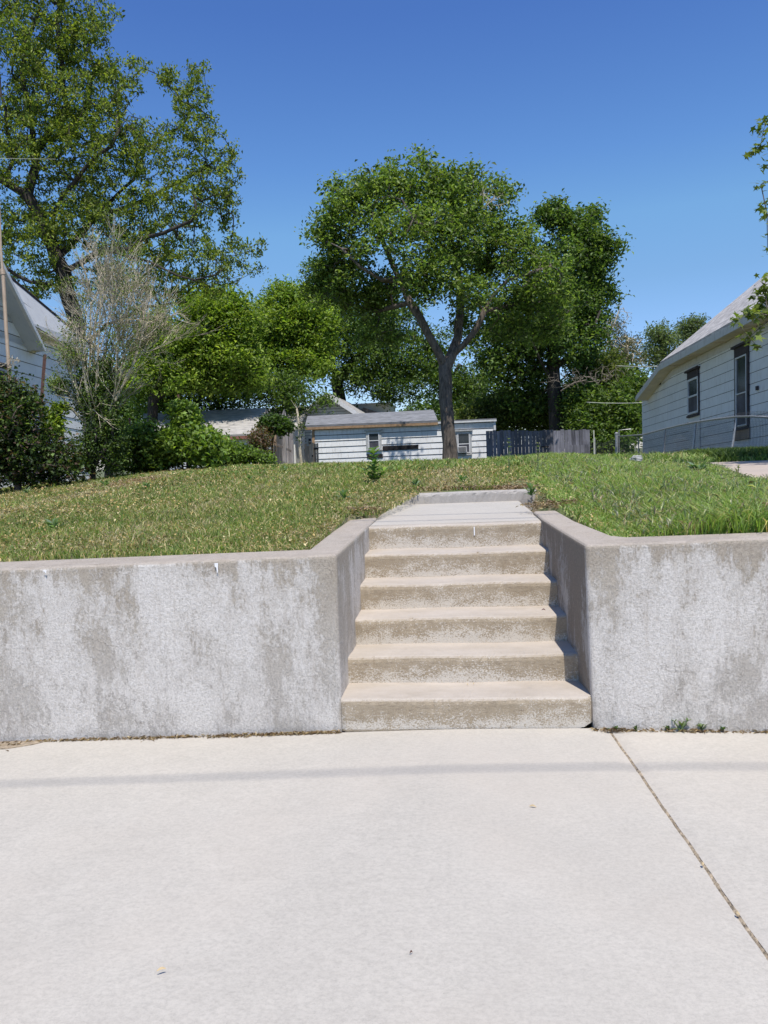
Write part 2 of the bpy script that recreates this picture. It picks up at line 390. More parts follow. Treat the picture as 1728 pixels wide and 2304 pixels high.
def np_mesh(name, V, nper, tint, mat, parent=None, faces=None, nv=None):
    """V (K, nv, 3): K islands of nv verts; faces: index tuples in the island"""
    K, nv, _ = V.shape; me = bpy.data.meshes.new(name)
    me.vertices.add(K * nv); me.vertices.foreach_set('co', V.reshape(-1).astype(np.float32))
    loops = []; starts = []; tot = []
    base = (np.arange(K) * nv)[:, None]
    fl = np.concatenate([np.array(f) for f in faces]); idx = (base + fl[None]).reshape(-1)
    per = [len(f) for f in faces]; tot = np.tile(per, K); starts = np.concatenate([[0], np.cumsum(tot)[:-1]])
    me.loops.add(len(idx)); me.loops.foreach_set('vertex_index', idx.astype(np.int32))
    me.polygons.add(len(tot)); me.polygons.foreach_set('loop_start', starts.astype(np.int32)); me.polygons.foreach_set('loop_total', tot.astype(np.int32))
    me.update(calc_edges=True)
    a = me.attributes.new('tint', 'FLOAT_COLOR', 'POINT')
    c = np.ones((K * nv, 4), np.float32); c[:, :3] = np.repeat(tint, nv, 0); a.data.foreach_set('color', c.reshape(-1))
    me.materials.append(mat); me.validate()
    o = bpy.data.objects.new(name, me); COL.objects.link(o)
    if parent:
        o.parent = parent; o.matrix_parent_inverse = Matrix.Translation(-Vector(parent.location))
    return o
def rnd_unit(n):
    v = rng.normal(size=(n, 3)); return v / np.linalg.norm(v, axis=1, keepdims=True)
def tints(n, cols, w=None, var=.22):
    cols = np.array(cols); k = rng.choice(len(cols), n, p=None if w is None else np.array(w) / sum(w))
    return np.clip(cols[k] * (1 + rng.normal(size=(n, 1)) * var), .004, .95)
def leaves(name, C, size, tint, parent, up=.5, droop=0., aspect=.5, mat=None):
    """kite leaves at C (K,3)"""
    K = len(C); nn = rnd_unit(K); nn[:, 2] = np.abs(nn[:, 2]) + up; nn /= np.linalg.norm(nn, axis=1, keepdims=True)
    d = rnd_unit(K); d[:, 2] -= droop; d -= nn * (d * nn).sum(1, keepdims=True); d /= np.linalg.norm(d, axis=1, keepdims=True) + 1e-9
    w = np.cross(nn, d); s = (size * (1 + rng.normal(size=K) * .25))[:, None] if hasattr(size, '__len__') else size * np.clip(1 + rng.normal(size=(K, 1)) * .3, .4, 1.8)
    fold = nn * s * .12
    V = np.stack([C - d * s * .5, C + w * s * aspect * .5 + fold, C + d * s * .5 - nn * s * .15, C - w * s * aspect * .5 + fold], 1)
    return np_mesh(name, V, 4, tint, mat or M['leaf'], parent, [(0, 1, 2), (0, 2, 3)])

def wob(p, f=1., s=0.):
    return (np.sin(p[..., 0] * 1.7 * f + s) + np.sin(p[..., 1] * 2.1 * f + 1.3 * s + p[..., 2] * .7 * f) + np.sin(p[..., 2] * 2.3 * f + 2 * s + p[..., 0] * .9 * f)
            + .6 * np.sin(p[..., 0] * 4.3 * f - p[..., 2] * 3.1 * f + s)) / 3.6
def lobe_points(lobes, n, shell=.45, gap=.25, seed=0.):
    L = np.array(lobes, float)     # px, py, d, rx, ry, rd
    vol = L[:, 3] * L[:, 4] * L[:, 5]; vol = vol ** .85; vol /= vol.sum(); out = []
    while sum(map(len, out)) < n:
        k = rng.choice(len(L), n, p=vol); u = rnd_unit(n) * (rng.random((n, 1)) ** shell)
        P = atv(L[k, 0] + u[:, 0] * L[k, 3], L[k, 1] + u[:, 1] * L[k, 4], L[k, 2] + u[:, 2] * L[k, 5])
        keep = wob(P, 1.1, seed) > -1 + gap * 1.6 * rng.random(n)
        out.append(P[keep])
    return np.concatenate(out)[:n]
def bumps(lobes, n, r0=20, r1=34):
    L = np.array(lobes, float); out = list(map(tuple, lobes)); k = 0
    while k < n:
        l = L[rng.integers(len(L))]; a = rng.random() * 6.283; w = rng.uniform(-.6, .6)
        p = (l[0] + l[3] * math.cos(a) * .97, l[1] + l[4] * math.sin(a) * .97, l[2] + l[5] * w)
        ins = (((p[0] - L[:, 0]) / L[:, 3]) ** 2 + ((p[1] - L[:, 1]) / L[:, 4]) ** 2 < .8).any()
        if ins and rng.random() < .75: continue
        r = rng.uniform(r0, r1); out.append((*p, r, r * rng.uniform(.6, .95), r * .022)); k += 1
    return out
def grow(skel, clusters, step=.5, tip=.008, rt=.3, up=.25, jit=.06):
    pos = []; par = []
    for li, line in enumerate(skel):
        line = [np.asarray(p, float) for p in line]
        if li == 0: pos.append(line[0]); par.append(-1); cur = 0
        else:
            A = np.array(pos); cur = int(np.argmin(((A - line[0]) ** 2).sum(1)))
        for p in line[1:]:
            a = pos[cur]; L = np.linalg.norm(p - a); k = max(1, int(L / step))
            for j in range(1, k + 1):
                q = a + (p - a) * j / k
                if j < k: q = q + rng.normal(size=3) * jit * .5
                pos.append(q); par.append(cur); cur = len(pos) - 1
    base = np.array(pos); nb = len(base)
    if len(clusters):
        dist = np.concatenate([np.sqrt(((clusters[i:i + 400, None] - base[None]) ** 2).sum(2)).min(1) for i in range(0, len(clusters), 400)])
        order = np.argsort(dist + rng.random(len(dist)) * .3)
        A = np.zeros((nb + len(clusters) * 14 + 50, 3)); A[:nb] = base; n = nb
        dirs = np.zeros_like(A); dirs[1:nb] = base[1:] - base[np.array(par[1:])]
        for ci in order:
            c = clusters[ci]; sk0 = min(3, nb - 1); dd = ((A[sk0:n] - c) ** 2).sum(1); cur = int(np.argmin(dd)) + sk0
            a = A[cur].copy(); L = math.sqrt(dd[cur - sk0]); k = min(12, max(1, int(L / step)))
            dv = dirs[cur]; dl = np.linalg.norm(dv); dv = dv / dl if dl > 1e-6 else np.array([0, 0, 1.])
            ctrl = a + dv * L * .3 + np.array([0, 0, up * L * .5]) + (c - a) * .25
            for j in range(1, k + 1):
                tt = j / k; q = a * (1 - tt) ** 2 + ctrl * 2 * tt * (1 - tt) + c * tt * tt
                if j < k: q = q + rng.normal(size=3) * jit * min(1, L)
                A[n] = q; dirs[n] = q - A[cur]; par.append(cur); cur = n; n += 1
        A = A[:n]
    else: A = base; n = nb
    par = np.array(par); cnt = np.zeros(n); has = np.zeros(n, bool); has[par[1:]] = True
    cnt[~has] = 1
    for i in range(n - 1, 0, -1): cnt[par[i]] += cnt[i]
    p = math.log(rt / tip) / math.log(max(cnt[0], 3)); r = tip * cnt ** p
    return A, par, r
def tubes(A, par, r, mb, flare=0, minr=0):
    n = len(A); ch = [[] for _ in range(n)]
    for i in range(1, n): ch[par[i]].append(i)
    stack = [(0, None)]
    while stack:
        s, p0 = stack.pop(); pts = []; rs = []
        if p0 is not None: pts.append(A[p0]); rs.append(min(r[p0], r[s] * 1.15))
        cur = s
        while True:
            pts.append(A[cur]); rs.append(r[cur]); c = ch[cur]
            if not c: break
            mx = max(c, key=lambda i: r[i])
            for i in c:
                if i != mx: stack.append((i, cur))
            cur = mx
        if len(pts) > 1 and max(rs) >= minr:
            R0 = max(rs); k = 10 if R0 > .12 else 6 if R0 > .03 else 4 if R0 > .012 else 3
            mb.tube(pts, rs, k, cap=False)
    return mb
def tree(name, label, cat, skel, lobes, ncl, nleaf, spread, lsize, cols, wts, bark, rt, group=None, step=.5, tip=.008, gap=.3, shell=.45, up=.25,
         droop=.3, lup=.5, seed=0., aspect=.5, flare=1.5, trunkname='trunk', mat=None, leafkeep=None, lv=.22, jit=.06):
    o = empty(name, skel[0][0], label, cat, group)
    cl = lobe_points(lobes, ncl, shell, gap, seed) if ncl else np.zeros((0, 3))
    A, par, r = grow(skel, cl, step, tip, rt, up, jit)
    if flare > 1:
        h = A[:, 2] - A[0, 2]; r = np.where((r > rt * .55), r * (1 + (flare - 1) * np.exp(-h / .45)), r)
    tubes(A, par, r, MB()).build(trunkname, bark, o, smooth=True)
    if nleaf:
        cc = cl if leafkeep is None else cl[leafkeep(cl)]
        k = np.maximum(1, (nleaf * (.35 + 1.3 * rng.random(len(cc)))).astype(int))
        C = np.repeat(cc, k, 0); C = C + rng.normal(size=C.shape) * spread * np.array([1, 1, .8])
        t = tints(len(C), cols, wts, lv)
        ct = 1 + rng.normal(size=(len(cc), 1)) * .13; t = t * np.repeat(ct, k, 0)
        leaves('crown', C, lsize, np.clip(t, .004, .9), o, lup, droop, aspect, mat)
    return o

# ================================================================== TERRAIN
def gz(x, y):
    x = np.asarray(x, float); y = np.asarray(y, float)
    z = np.interp(y, [-1, .2, 3.6, 9.5, 11, 14, 26, 45, 90, 400, 2000], [.88, .915, 1.06, 1.25, 1.26, 1.17, .60, .2, -.6, -2, -8])
    z = z - .10 * ss(1.9, 3.6, x) * ss(3.8, 8.2, y) * (1 - ss(13, 18, y))
    z = z + .085 * ss(1.0, 4.5, -x) * ss(4.5, 8.5, y) * (1 - ss(14, 22, y))
    z = z - .07 * np.clip(-4.6 - x, 0, 5) * (1 - ss(16, 26, y)) + .006 * np.sin(x * 3 + y * 2) * (y > .5) + .01 * np.sin(x * 1.1 - y * .8) * (y > 2)
    return z
def walkz(x): x = np.asarray(x, float); return np.where(x < 0, .024 * x, -.018 * np.clip(x - .75, 0, 9))
def street_z(x, y): return walkz(np.clip(x, -8, 8)) - .12
xs = np.unique(np.r_[-1500, -400, -150, -60, -30, np.arange(-20, 20, .5), 30, 60, 150, 400, 1500, -.74, -.66, .74, .80, -.9, .84, .88, -.80, -.83])
ys = np.unique(np.r_[-1500, -300, -60, -15, -9, -6, -3, -1, .08, .17, 1.55, 1.66, 1.9, 3.70, 3.76, np.arange(.5, 20, .5), np.arange(20, 60, 2), 80, 120, 200, 400, 900, 1800])
GX, GY = np.meshgrid(xs, ys, indexing='ij')
GZ = np.where(GY < .12, street_z(GX, GY), gz(GX, GY))
well = (GX > -.70) & (GX < .77) & (GY < 1.6); GZ = np.where(well, np.minimum(GZ, -.15), GZ)
lane = (GX > -.70) & (GX < .77) & (GY > 1.6) & (GY < 3.72); GZ = np.where(lane, np.minimum(GZ, .84), GZ)
curb = (GX > -.81) & (GX < .85) & (GY > .12) & (GY < 2.0) & ~well; GZ = np.where(curb & ~lane, np.minimum(GZ, .86), GZ)
nx, ny = GX.shape
vs = np.stack([GX, GY, GZ], 2).reshape(-1, 3)
fs = [(i * ny + j, (i + 1) * ny + j, (i + 1) * ny + j + 1, i * ny + j + 1) for i in range(nx - 1) for j in range(ny - 1)]
tag(MB().add(vs, fs).build('ground', M['soil'], smooth=True), kind='structure')

# sidewalk slabs (two, with the open joint between them)
def slabgrid(name, x0f, x1f, y0, y1, nxx, nyy, zf, th, mat, edge=.012):
    """slab with left/right borders x0f(y), x1f(y)"""
    tx = np.r_[0, .006, np.linspace(.02, .98, nxx), .994, 1]; ty = np.linspace(0, 1, nyy)
    v = []; 
    for a in tx:
        for b in ty:
            y = y0 + (y1 - y0) * b; x = x0f(y) + (x1f(y) - x0f(y)) * a
            z = float(zf(x, y)); e = min(a, 1 - a) * abs(x1f(y) - x0f(y))
            if e < .004: z -= edge * .8
            v.append((x, y, z))
    n1, n2 = len(tx), nyy; b0 = len(v); v += [(x, y, z - th) for x, y, z in v]
    f = [(i * n2 + j, (i + 1) * n2 + j, (i + 1) * n2 + j + 1, i * n2 + j + 1) for i in range(n1 - 1) for j in range(n2 - 1)]
    for j in range(n2 - 1):
        f.append((j, j + 1, b0 + j + 1, b0 + j)); k = (n1 - 1) * n2; f.append((k + j + 1, k + j, b0 + k + j, b0 + k + j + 1))
    for i in range(n1 - 1):
        f.append(((i + 1) * n2, i * n2, b0 + i * n2, b0 + (i + 1) * n2)); k = n2 - 1; f.append((i * n2 + k, (i + 1) * n2 + k, b0 + (i + 1) * n2 + k, b0 + i * n2 + k))
    return MB().add(v, f).build(name, mat, smooth=False)
jx = lambda y: .783 - .055 * (y + .03) + .0015 * math.sin(y * 9) + .001 * math.sin(y * 31)
wz = lambda x, y: walkz(x) - .012 * (-y) * 0
tag(slabgrid('sidewalk', lambda y: -9, lambda y: jx(y) - .0065, -4.6, -.004, 60, 90, wz, .1, M['walk']), kind='structure')
tag(slabgrid('sidewalk', lambda y: jx(y) + .0065, lambda y: 9, -4.6, -.03, 40, 90, wz, .1, M['walk']), kind='structure')
tag(MB().box((-60, -12, -.45), (60, -4.9, -.2)).build('street', M['walk']), kind='structure')
# dirt filling the joint
v = []; f = []
Y = np.linspace(-2.6, -.02, 260)
for i, y in enumerate(Y):
    w = .009; z = float(walkz(jx(y))) - .008 + rng.normal() * .0025
    v += [(jx(y) - w, y, z - .006), (jx(y), y, z + abs(rng.normal()) * .002), (jx(y) + w, y, z - .006)]
    if i: b = 3 * i; f += [(b - 3, b - 2, b + 1, b), (b - 2, b - 1, b + 2, b + 1)]
tag(MB().add(v, f).build('joint_dirt', mat_simple('joint_dirt', (.33, .265, .185), 1, .6, 60, .8, 150, .004)), 'dark dirt filling the slanting joint between the two sidewalk slabs', 'dirt', kind='stuff')

# ================================================================== RETAINING WALLS
def wall_obj(name, foot_top, foot_bot, topz, botz, mat):
    n = len(foot_top); v = [(x, y, topz(x, y)) for x, y in foot_top] + [(x, y, botz(x, y)) for x, y in foot_bot]
    f = [tuple(range(n))] + [(i, i + n, (i + 1) % n + n, (i + 1) % n) for i in range(n)]
    return MB().add(v, f).build(name, mat, bevel=.02, seg=3)
def jit_line(a, b, n, amp=.002):
    a = np.array(a, float); b = np.array(b, float)
    return [tuple(a + (b - a) * i / n + (rng.normal(size=2) * amp if 0 < i < n else 0)) for i in range(n)]
E_ = onz(692, 1238, .94)[:2]; D_ = onz(786, 1171, .955)[:2]
ltop = jit_line((-9, .035), (-.609, .02), 70, .0016) + jit_line((-.609, .02), (-.604, 2.05), 12, .001) + [(-.604, 2.05), (D_[0], 2.08)] + [(D_[0] - .005, 1.2), (E_[0] - .0, max(.30, E_[1])), (-9, .29)]
lbot = [(x - (.017 if (y < .5 and x > -.8) else 0), y - (.012 if y < .1 else 0)) for x, y in ltop]
ltz = lambda x, y: float(np.interp(x, [-9, -2.5, -.6], [.86, .915, .943]) + (.012 * y if x > -.9 else 0) + .0015 * math.sin(x * 17))
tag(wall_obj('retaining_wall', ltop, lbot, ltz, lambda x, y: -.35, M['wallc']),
    'long pale stained concrete retaining wall holding the short lawn, its end against the left of the steps', 'retaining wall')
rtop = [(.685, .02)] + [(.80, .008), (1.0, -.012)] + jit_line((1.1, -.02), (9, -.16), 60, .0016) + [(9, .12), (2, .24), (.95, .27), (.885, .33), (.81, 1.2), (.79, 2.05), (.612, 2.05), (.615, 1.47), (.65, .7)]
rbot = [(x + (.026 if (y < .03 and x < .7) else 0), y - (.012 if y < .1 else 0)) for x, y in rtop]
rtz = lambda x, y: float(np.interp(x, [.6, 1.6, 9], [.955, .972, .99]) + (.010 * y if x < .95 else 0) + .0015 * math.sin(x * 15))
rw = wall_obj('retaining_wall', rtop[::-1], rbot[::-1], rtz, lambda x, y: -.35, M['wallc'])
tag(rw, 'pale stained concrete retaining wall holding the tall grass, weeds along its foot, right of the steps', 'retaining wall')
for o in (bpy.data.objects['retaining_wall'], rw): o['group'] = 'concrete retaining walls beside the steps'
# white paint dabs
for (px, py, py2, lab, ycut) in ((102, 1272, 1278, 'small white paint dab on the lip of the wall below the lawn', .02), (487, 1256, 1272, 'white paint drip running down the wall lip left of the steps', .02)):
    a = ony(px, py, .02)
    b = MB(); zt = ltz(a[0], .02)
    L = .05 if py2 - py > 10 else .012
    y0 = .0135
    w1 = .010; z1_ = zt - .016; z2_ = zt - .016 - L
    b.slab([(a[0] - w1, y0, z1_), (a[0] + w1, y0, z1_), (a[0] + w1 * .8, y0, z1_ - L * .4), (a[0] + w1 * .7, y0, z2_), (a[0] + w1 * .1, y0, z2_ - .004), (a[0] - w1 * .1, y0, z1_ - L * .5), (a[0] - w1, y0, z1_ - L * .35)], (0, -.003, 0))
    tag(b.build('paint_drip', M['whitepaint'], bevel=.001), lab, 'paint mark')

# ================================================================== STEPS
RI, TR = .1566, .2938
def step_mesh(x0, x1, y0, y1, z0, z1, nx=60, amp=.0007, round_ends=False):
    prof = [(y0 + .004, z0), (y0 + .001, z0 + (z1 - z0) * .5), (y0, z1 - .03), (y0 + .003, z1 - .013), (y0 + .010, z1 - .004), (y0 + .022, z1), (y0 + .12, z1 + .001), (y1, z1)]
    k = len(prof); v = []
    chips = [(rng.uniform(x0, x1), rng.uniform(.008, .03), rng.uniform(.002, .007)) for _ in range(7)]
    for i in range(nx + 1):
        x = x0 + (x1 - x0) * i / nx
        chip = sum(dp * max(0, 1 - abs(x - cx_) / wd_) for cx_, wd_, dp in chips)
        dz = .0022 * math.sin(x * 7 + z1 * 30); dy = .0015 * math.sin(x * 5 + z1 * 50)
        cut = 0
        if round_ends: cut = .03 * max(0, 1 - (x1 - x) / .05) ** 2 + .012 * max(0, 1 - (x - x0) / .03) ** 2
        for j, (y, z) in enumerate(prof):
            jz = rng.normal() * amp if 1 < j < 6 else 0; jy = rng.normal() * amp if j < 5 else 0
            zb = 0
            if j == 0 and z0 < .05: zb = abs(rng.normal()) * .002 + (.035 * max(0, 1 - (x1 - x) / .10))
            v.append((x, y + dy + jy + (cut if j < 5 else cut * .4) + chip * (j in (2, 3, 4)), z + dz * (j > 1) + jz + zb - chip * (j in (3, 4)) * .7))
    f = [(i * k + j, (i + 1) * k + j, (i + 1) * k + j + 1, i * k + j + 1) for i in range(nx) for j in range(k - 1)]
    f.append(tuple(range(k))); f.append(tuple((nx * k + j) for j in range(k))[::-1])
    m_ = MB().add(v, f)
    return m_
stairs = empty('concrete_steps', (0, .7, 0), 'flight of six worn tan concrete steps set between the two retaining walls', 'steps')
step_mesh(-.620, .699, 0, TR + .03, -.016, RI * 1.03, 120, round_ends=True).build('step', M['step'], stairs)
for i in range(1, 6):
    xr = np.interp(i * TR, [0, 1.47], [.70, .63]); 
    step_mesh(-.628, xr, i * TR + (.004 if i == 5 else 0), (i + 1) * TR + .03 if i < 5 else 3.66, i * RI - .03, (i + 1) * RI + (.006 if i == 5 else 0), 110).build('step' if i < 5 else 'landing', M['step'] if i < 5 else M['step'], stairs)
b = MB(); zc = 6 * RI - .045; b.fbox((.145, 5 * TR + .0005, zc), np.array([1., 0, 0]), np.array([0, 0, 1.]), np.array([0, -1., 0]), -.004, .004, -.03, .03, 0, .003)
b.build('paint_mark', M['whitepaint'], stairs, bevel=.001)
# pale worn landing surface, laid as a sheet 4 mm proud
lz = 6 * RI + .006 + .004
v = []; f = []; xx = np.linspace(-.602, .618, 30); yy = np.linspace(5 * TR + .10, 3.64, 24)
for x in xx:
    for y in yy: v.append((x, y, lz + .0016 * math.sin(x * 6 + y * 4)))
f = [(i * 24 + j, (i + 1) * 24 + j, (i + 1) * 24 + j + 1, i * 24 + j + 1) for i in range(29) for j in range(23)]
tag(MB().slab([(-.602, 5 * TR + .10, lz), (.616, 5 * TR + .10, lz), (.616, 3.64, lz + .008), (-.602, 3.64, lz + .008)], (0, 0, -.03)).build('path', M['walk']), kind='structure')
step_mesh(-.52, .80, 3.62, 3.83, .86, 1.062, 50, .003).build('upper_step', mat_walk('grey_step', (.40, .37, .335)), stairs)
# trampled soil behind the upper step is ground

# ================================================================== DRIVEWAY
tag(MB().slab([(2.75, 3.3, 1.10), (9.2, 2.6, 1.10), (9.2, 8.2, 1.12), (4.05, 8.9, 1.12)], (0, 0, -.14)).build('driveway', M['drive']), kind='structure')

# ================================================================== GRASS
def polar_xy(n, r0, r1, a0, a1):
    r = r0 * (r1 / r0) ** rng.random(n); a = a0 + (a1 - a0) * rng.random(n)
    h = YAW + a
    return CAM[0] - np.sin(h) * r, CAM[1] + np.cos(h) * r, r
def blades(name, label, x, y, h, w, lean, cols, wts, var=.25, z=None, parent=None, tagit=True, dry=0):
    K = len(x); z = gz(x, y) if z is None else z
    base = np.stack([x, y, z - .004], 1); a = rng.random(K) * 2 * np.pi; wd = np.stack([np.cos(a), np.sin(a), 0 * a], 1)
    b = rng.random(K) * 2 * np.pi; ln = np.stack([np.cos(b), np.sin(b), 0 * b], 1) * (lean * (.3 + rng.random(K)))[:, None] * h[:, None]
    up = np.array([0, 0, 1.]) * h[:, None]
    mid = base + ln * .3 + up * .55; tip = base + ln + up * (1 - .25 * np.minimum(1, lean))[:, None]
    w_ = wd * w[:, None] * .5
    V = np.stack([base - w_, base + w_, mid + w_ * .8, mid - w_ * .8, tip], 1)
    t = np.clip(tints(K, cols, wts, var) * np.array([1.55, 1.42, 1.3]), 0, .9)
    if dry:
        pv = .6 * patch(x, y, 2., 1.6) + .5 * patch(x, y, 7.7, 3.3) + .35 * patch(x, y, 4.2, 7.1); k_ = rng.random(K) < np.clip((pv - .05) * dry, 0, .8); t[k_] = tints(int(k_.sum()), [(.60, .52, .35), (.46, .38, .24), (.38, .34, .18)], None, .15)
        t = t * (1 + .16 * patch(x, y, 13., 2.3))[:, None]
    o = np_mesh(name, V, 5, t, M['grass'], parent, [(0, 1, 2, 3), (3, 2, 4)])
    if tagit: tag(o, label, 'grass', kind='stuff')
    return o
def lawn_ok(x, y):
    ok = (y > .275) & ~((x > -.815) & (x < .90 - .05 * y) & (y < 1.95))
    pl = np.interp(y, [1.9, 2.4, 3.64], [-.62, -.52, -.34]); pr = np.interp(y, [1.9, 3.6], [.66, .73])
    ok &= ~((x > pl) & (x < pr) & (y > 1.5) & (y < 3.66))
    ok &= ~((x > -.36) & (x < .74) & (y >= 3.6) & (y < 3.80))
    ok &= ~((x > 2.62 + .24 * (y - 3.3)) & (x < 9.3) & (y > 3.15) & (y < 8.9 - .08 * (x - 4)))
    ok &= ~((x < -.6) & (y < .30)); return ok
def patch(x, y, s, f=1.): return wob(np.stack([x * f, y * f, x * 0 + s], -1), 1., s)
# short lawn
x, y, r = polar_xy(330000, 4.2, 19, -.62, .72)
k = lawn_ok(x, y) & (x < .3 + 1.2 * ss(3, 8, y) + .0 * x); x, y, r = x[k], y[k], r[k]
bare = patch(x, y, 2., 1.6); k = rng.random(len(x)) < np.clip(.9 - .55 * ss(.25, .8, bare), .1, 1); x, y, r = x[k], y[k], r[k]
pn = patch(x, y, 5., 1.1)
h = (.028 + .035 * rng.random(len(x)) ** 1.5) * (1 + .35 * pn) * (1 + .05 * (r - 4)); h[rng.random(len(x)) < .03] *= 1.7
blades('lawn_grass', 'short patchy mown grass on the lawn behind the left wall', x, y, h, .0045 + .0011 * (r - 4), .55 + .5 * rng.random(len(x)),
       [(.12, .19, .05), (.17, .235, .07), (.075, .13, .038), (.46, .40, .24), (.36, .30, .17), (.22, .25, .11)], [4, 3, 2.0, 1.6, 1.0, 1.8], dry=1.3)
# dry thatch lying flat, and little orange-brown seed clusters among the blades
x, y, r = polar_xy(90000, 4.2, 17, -.62, .72); k = lawn_ok(x, y) & (x < 1.8); x, y, r = x[k], y[k], r[k]
k = rng.random(len(x)) < np.clip(.35 + .6 * patch(x, y, 2., 1.6), .08, 1); x, y, r = x[k], y[k], r[k]
o = leaves('dry_thatch', np.stack([x, y, gz(x, y) + .012 + .012 * rng.random(len(x))], 1), .035 + .004 * (r - 4), tints(len(x), [(.55, .47, .32), (.45, .37, .24), (.34, .27, .18)], [3, 3, 1]), None, 1.6, 0, .14, M['dryleaf'])
tag(o, 'dry straw thatch showing between the lawn blades', 'thatch', kind='stuff')
x, y, r = polar_xy(20000, 4.2, 14, -.62, .66); k = lawn_ok(x, y) & (x < 1.4); x, y, r = x[k], y[k], r[k]
k = rng.random(len(x)) < np.clip(.5 + .6 * patch(x, y, 9., 1.3), .03, 1); x, y, r = x[k], y[k], r[k]
o = leaves('seed_litter', np.stack([x, y, gz(x, y) + .035 + .03 * rng.random(len(x))], 1), .013 + .0017 * (r - 4), tints(len(x), [(.46, .34, .14), (.52, .43, .24), (.40, .26, .12)], [3, 2, 1.2]), None, .8, 0, .8, M['dryleaf'])
tag(o, 'yellow and orange seed litter scattered through the lawn', 'seed litter', kind='stuff')
# tall weedy grass right
x, y, r = polar_xy(290000, 4.3, 15, -.95, .12)
k = lawn_ok(x, y) & (x > .78 + .10 * rng.random(len(x))); x, y, r = x[k], y[k], r[k]
k = rng.random(len(x)) < np.where(x < 1.2 + .3 * y * 0, .75, 1); x, y, r = x[k], y[k], r[k]
tall = ss(.75, 1.7, x) * (.55 + .45 * ss(.2, 1.5, x)) * (1 - .45 * ss(5, 9, y)) * (1 - .5 * ss(1.6, 2.6, y) * ss(1.6, 2.4, x))
h = (.05 + (.07 + .13 * rng.random(len(x))) * tall) * (1 + .3 * patch(x, y, 3., 1.5))
blades('tall_grass', 'tall unmown green grass with pale seed heads behind the right wall', x, y, h, .006 + .0011 * (r - 4), .5 + .6 * rng.random(len(x)),
       [(.14, .24, .06), (.21, .32, .09), (.09, .165, .045), (.46, .45, .26), (.27, .37, .16), (.36, .29, .17)], [4, 4, 3, 1.8, 2.2, .9])
# drooping seed heads
x, y, r = polar_xy(13000, 4.4, 13, -.95, .05); k = lawn_ok(x, y) & (x > 1.0) & (rng.random(len(x)) < .8); x, y, r = x[k], y[k], r[k]
zt = gz(x, y) + (.10 + .10 * rng.random(len(x))) * (.5 + .5 * ss(.8, 1.7, x)) * (1 - .4 * ss(5, 9, y)) * (1 - .5 * ss(1.6, 2.6, y) * ss(1.6, 2.4, x))
kk = 3; C = np.repeat(np.stack([x, y, zt], 1), kk, 0); C = C + rng.normal(size=C.shape) * [.018, .018, .012]
o = leaves('seed_heads', C, .045, tints(len(C), [(.52, .54, .30), (.62, .58, .40), (.50, .38, .25), (.36, .46, .20)], [3, 2, .7, 2.4]), None, .2, 1.6, .07, M['dryleaf'])
tag(o, 'drooping pale cheatgrass seed heads over the tall grass', 'seed heads', kind='stuff')
# weedy fringe along the crest of the yard
x, y, r = polar_xy(70000, 11, 19, -.52, .60); k = lawn_ok(x, y) & (y > 7.5) & (x > -6.5); x, y, r = x[k], y[k], r[k]
h = (.04 + .09 * rng.random(len(x)) ** 2) * (1 + .5 * patch(x, y, 11., 1.5)) * (.7 + .5 * ss(-3, 1, x))
blades('weedy_fringe', 'ragged weeds and grass along the crest of the yard', x, y, np.clip(h, .03, .4), .018 + .01 * rng.random(len(x)), .5 + .6 * rng.random(len(x)),
       [(.14, .225, .065), (.21, .29, .11), (.09, .15, .045), (.40, .37, .22)], [4, 3, 2, 1.5])
# dark rough growth at the house foot, right
x = 4.0 + 3.0 * rng.random(26000); y = 8.9 + 5.5 * rng.random(26000); k = (x > 4.2 + .12 * (y - 9)); x, y = x[k], y[k]
blades('rough_growth', 'rough green growth between the driveway and the white house', x, y, .08 + .16 * rng.random(len(x)), .02 + .01 * rng.random(len(x)), .4 + .6 * rng.random(len(x)),
       [(.07, .12, .035), (.12, .18, .06), (.05, .085, .03)], [3, 2, 2])

# ================================================================== HOUSES
def clip_band(poly, lo, hi):
    def half(ps, f):
        out = []
        for i in range(len(ps)):
            a, b = ps[i], ps[(i + 1) % len(ps)]; fa, fb = f(a), f(b)
            if fa >= 0: out.append(a)
            if (fa >= 0) != (fb >= 0): t = fa / (fa - fb); out.append((a[0] + (b[0] - a[0]) * t, a[1] + (b[1] - a[1]) * t))
        return out
    return half(half(poly, lambda p: p[1] - lo), lambda p: hi - p[1])
def siding(mb, O, U, V, Nn, poly, v0, expo, lip=.014, gap=.016):
    """lapped courses, each standing off a dark felt backing and leaving a narrow open joint under its lower edge"""
    vmin = min(p[1] for p in poly); vmax = max(p[1] for p in poly)
    mb.add([O + U * u + V * v + Nn * .001 for u, v in poly], [tuple(range(len(poly)))], M['black'])
    k = math.floor((vmin - v0) / expo)
    while v0 + k * expo < vmax:
        base_ = v0 + k * expo; lo, hi = max(vmin, base_ + gap), base_ + expo; b = clip_band(poly, lo, hi); k += 1
        if len(b) < 3: continue
        P = [O + U * u + V * v + Nn * (lip - (lip - .008) * (v - lo) / (hi - lo + 1e-9)) for u, v in b]
        mb.add(P, [tuple(range(len(P)))])
        lows = sorted([(u, v) for u, v in b if abs(v - lo) < 1e-6])
        if len(lows) >= 2:
            a, c = lows[0], lows[-1]
            mb.add([O + U * a[0] + V * a[1] + Nn * lip, O + U * c[0] + V * c[1] + Nn * lip, O + U * c[0] + V * (c[1] + .004) + Nn * .002, O + U * a[0] + V * (a[1] + .004) + Nn * .002], [(0, 1, 2, 3)])
    return mb
def frame_solver(O, U, V, Nn):
    Mx = lambda r: np.stack([r, -U, -V], 1)
    def f(px, py, n=0.):
        r = ray(px, py); t, u, v = np.linalg.solve(Mx(r), O + Nn * n - CAM); return u, v
    return f
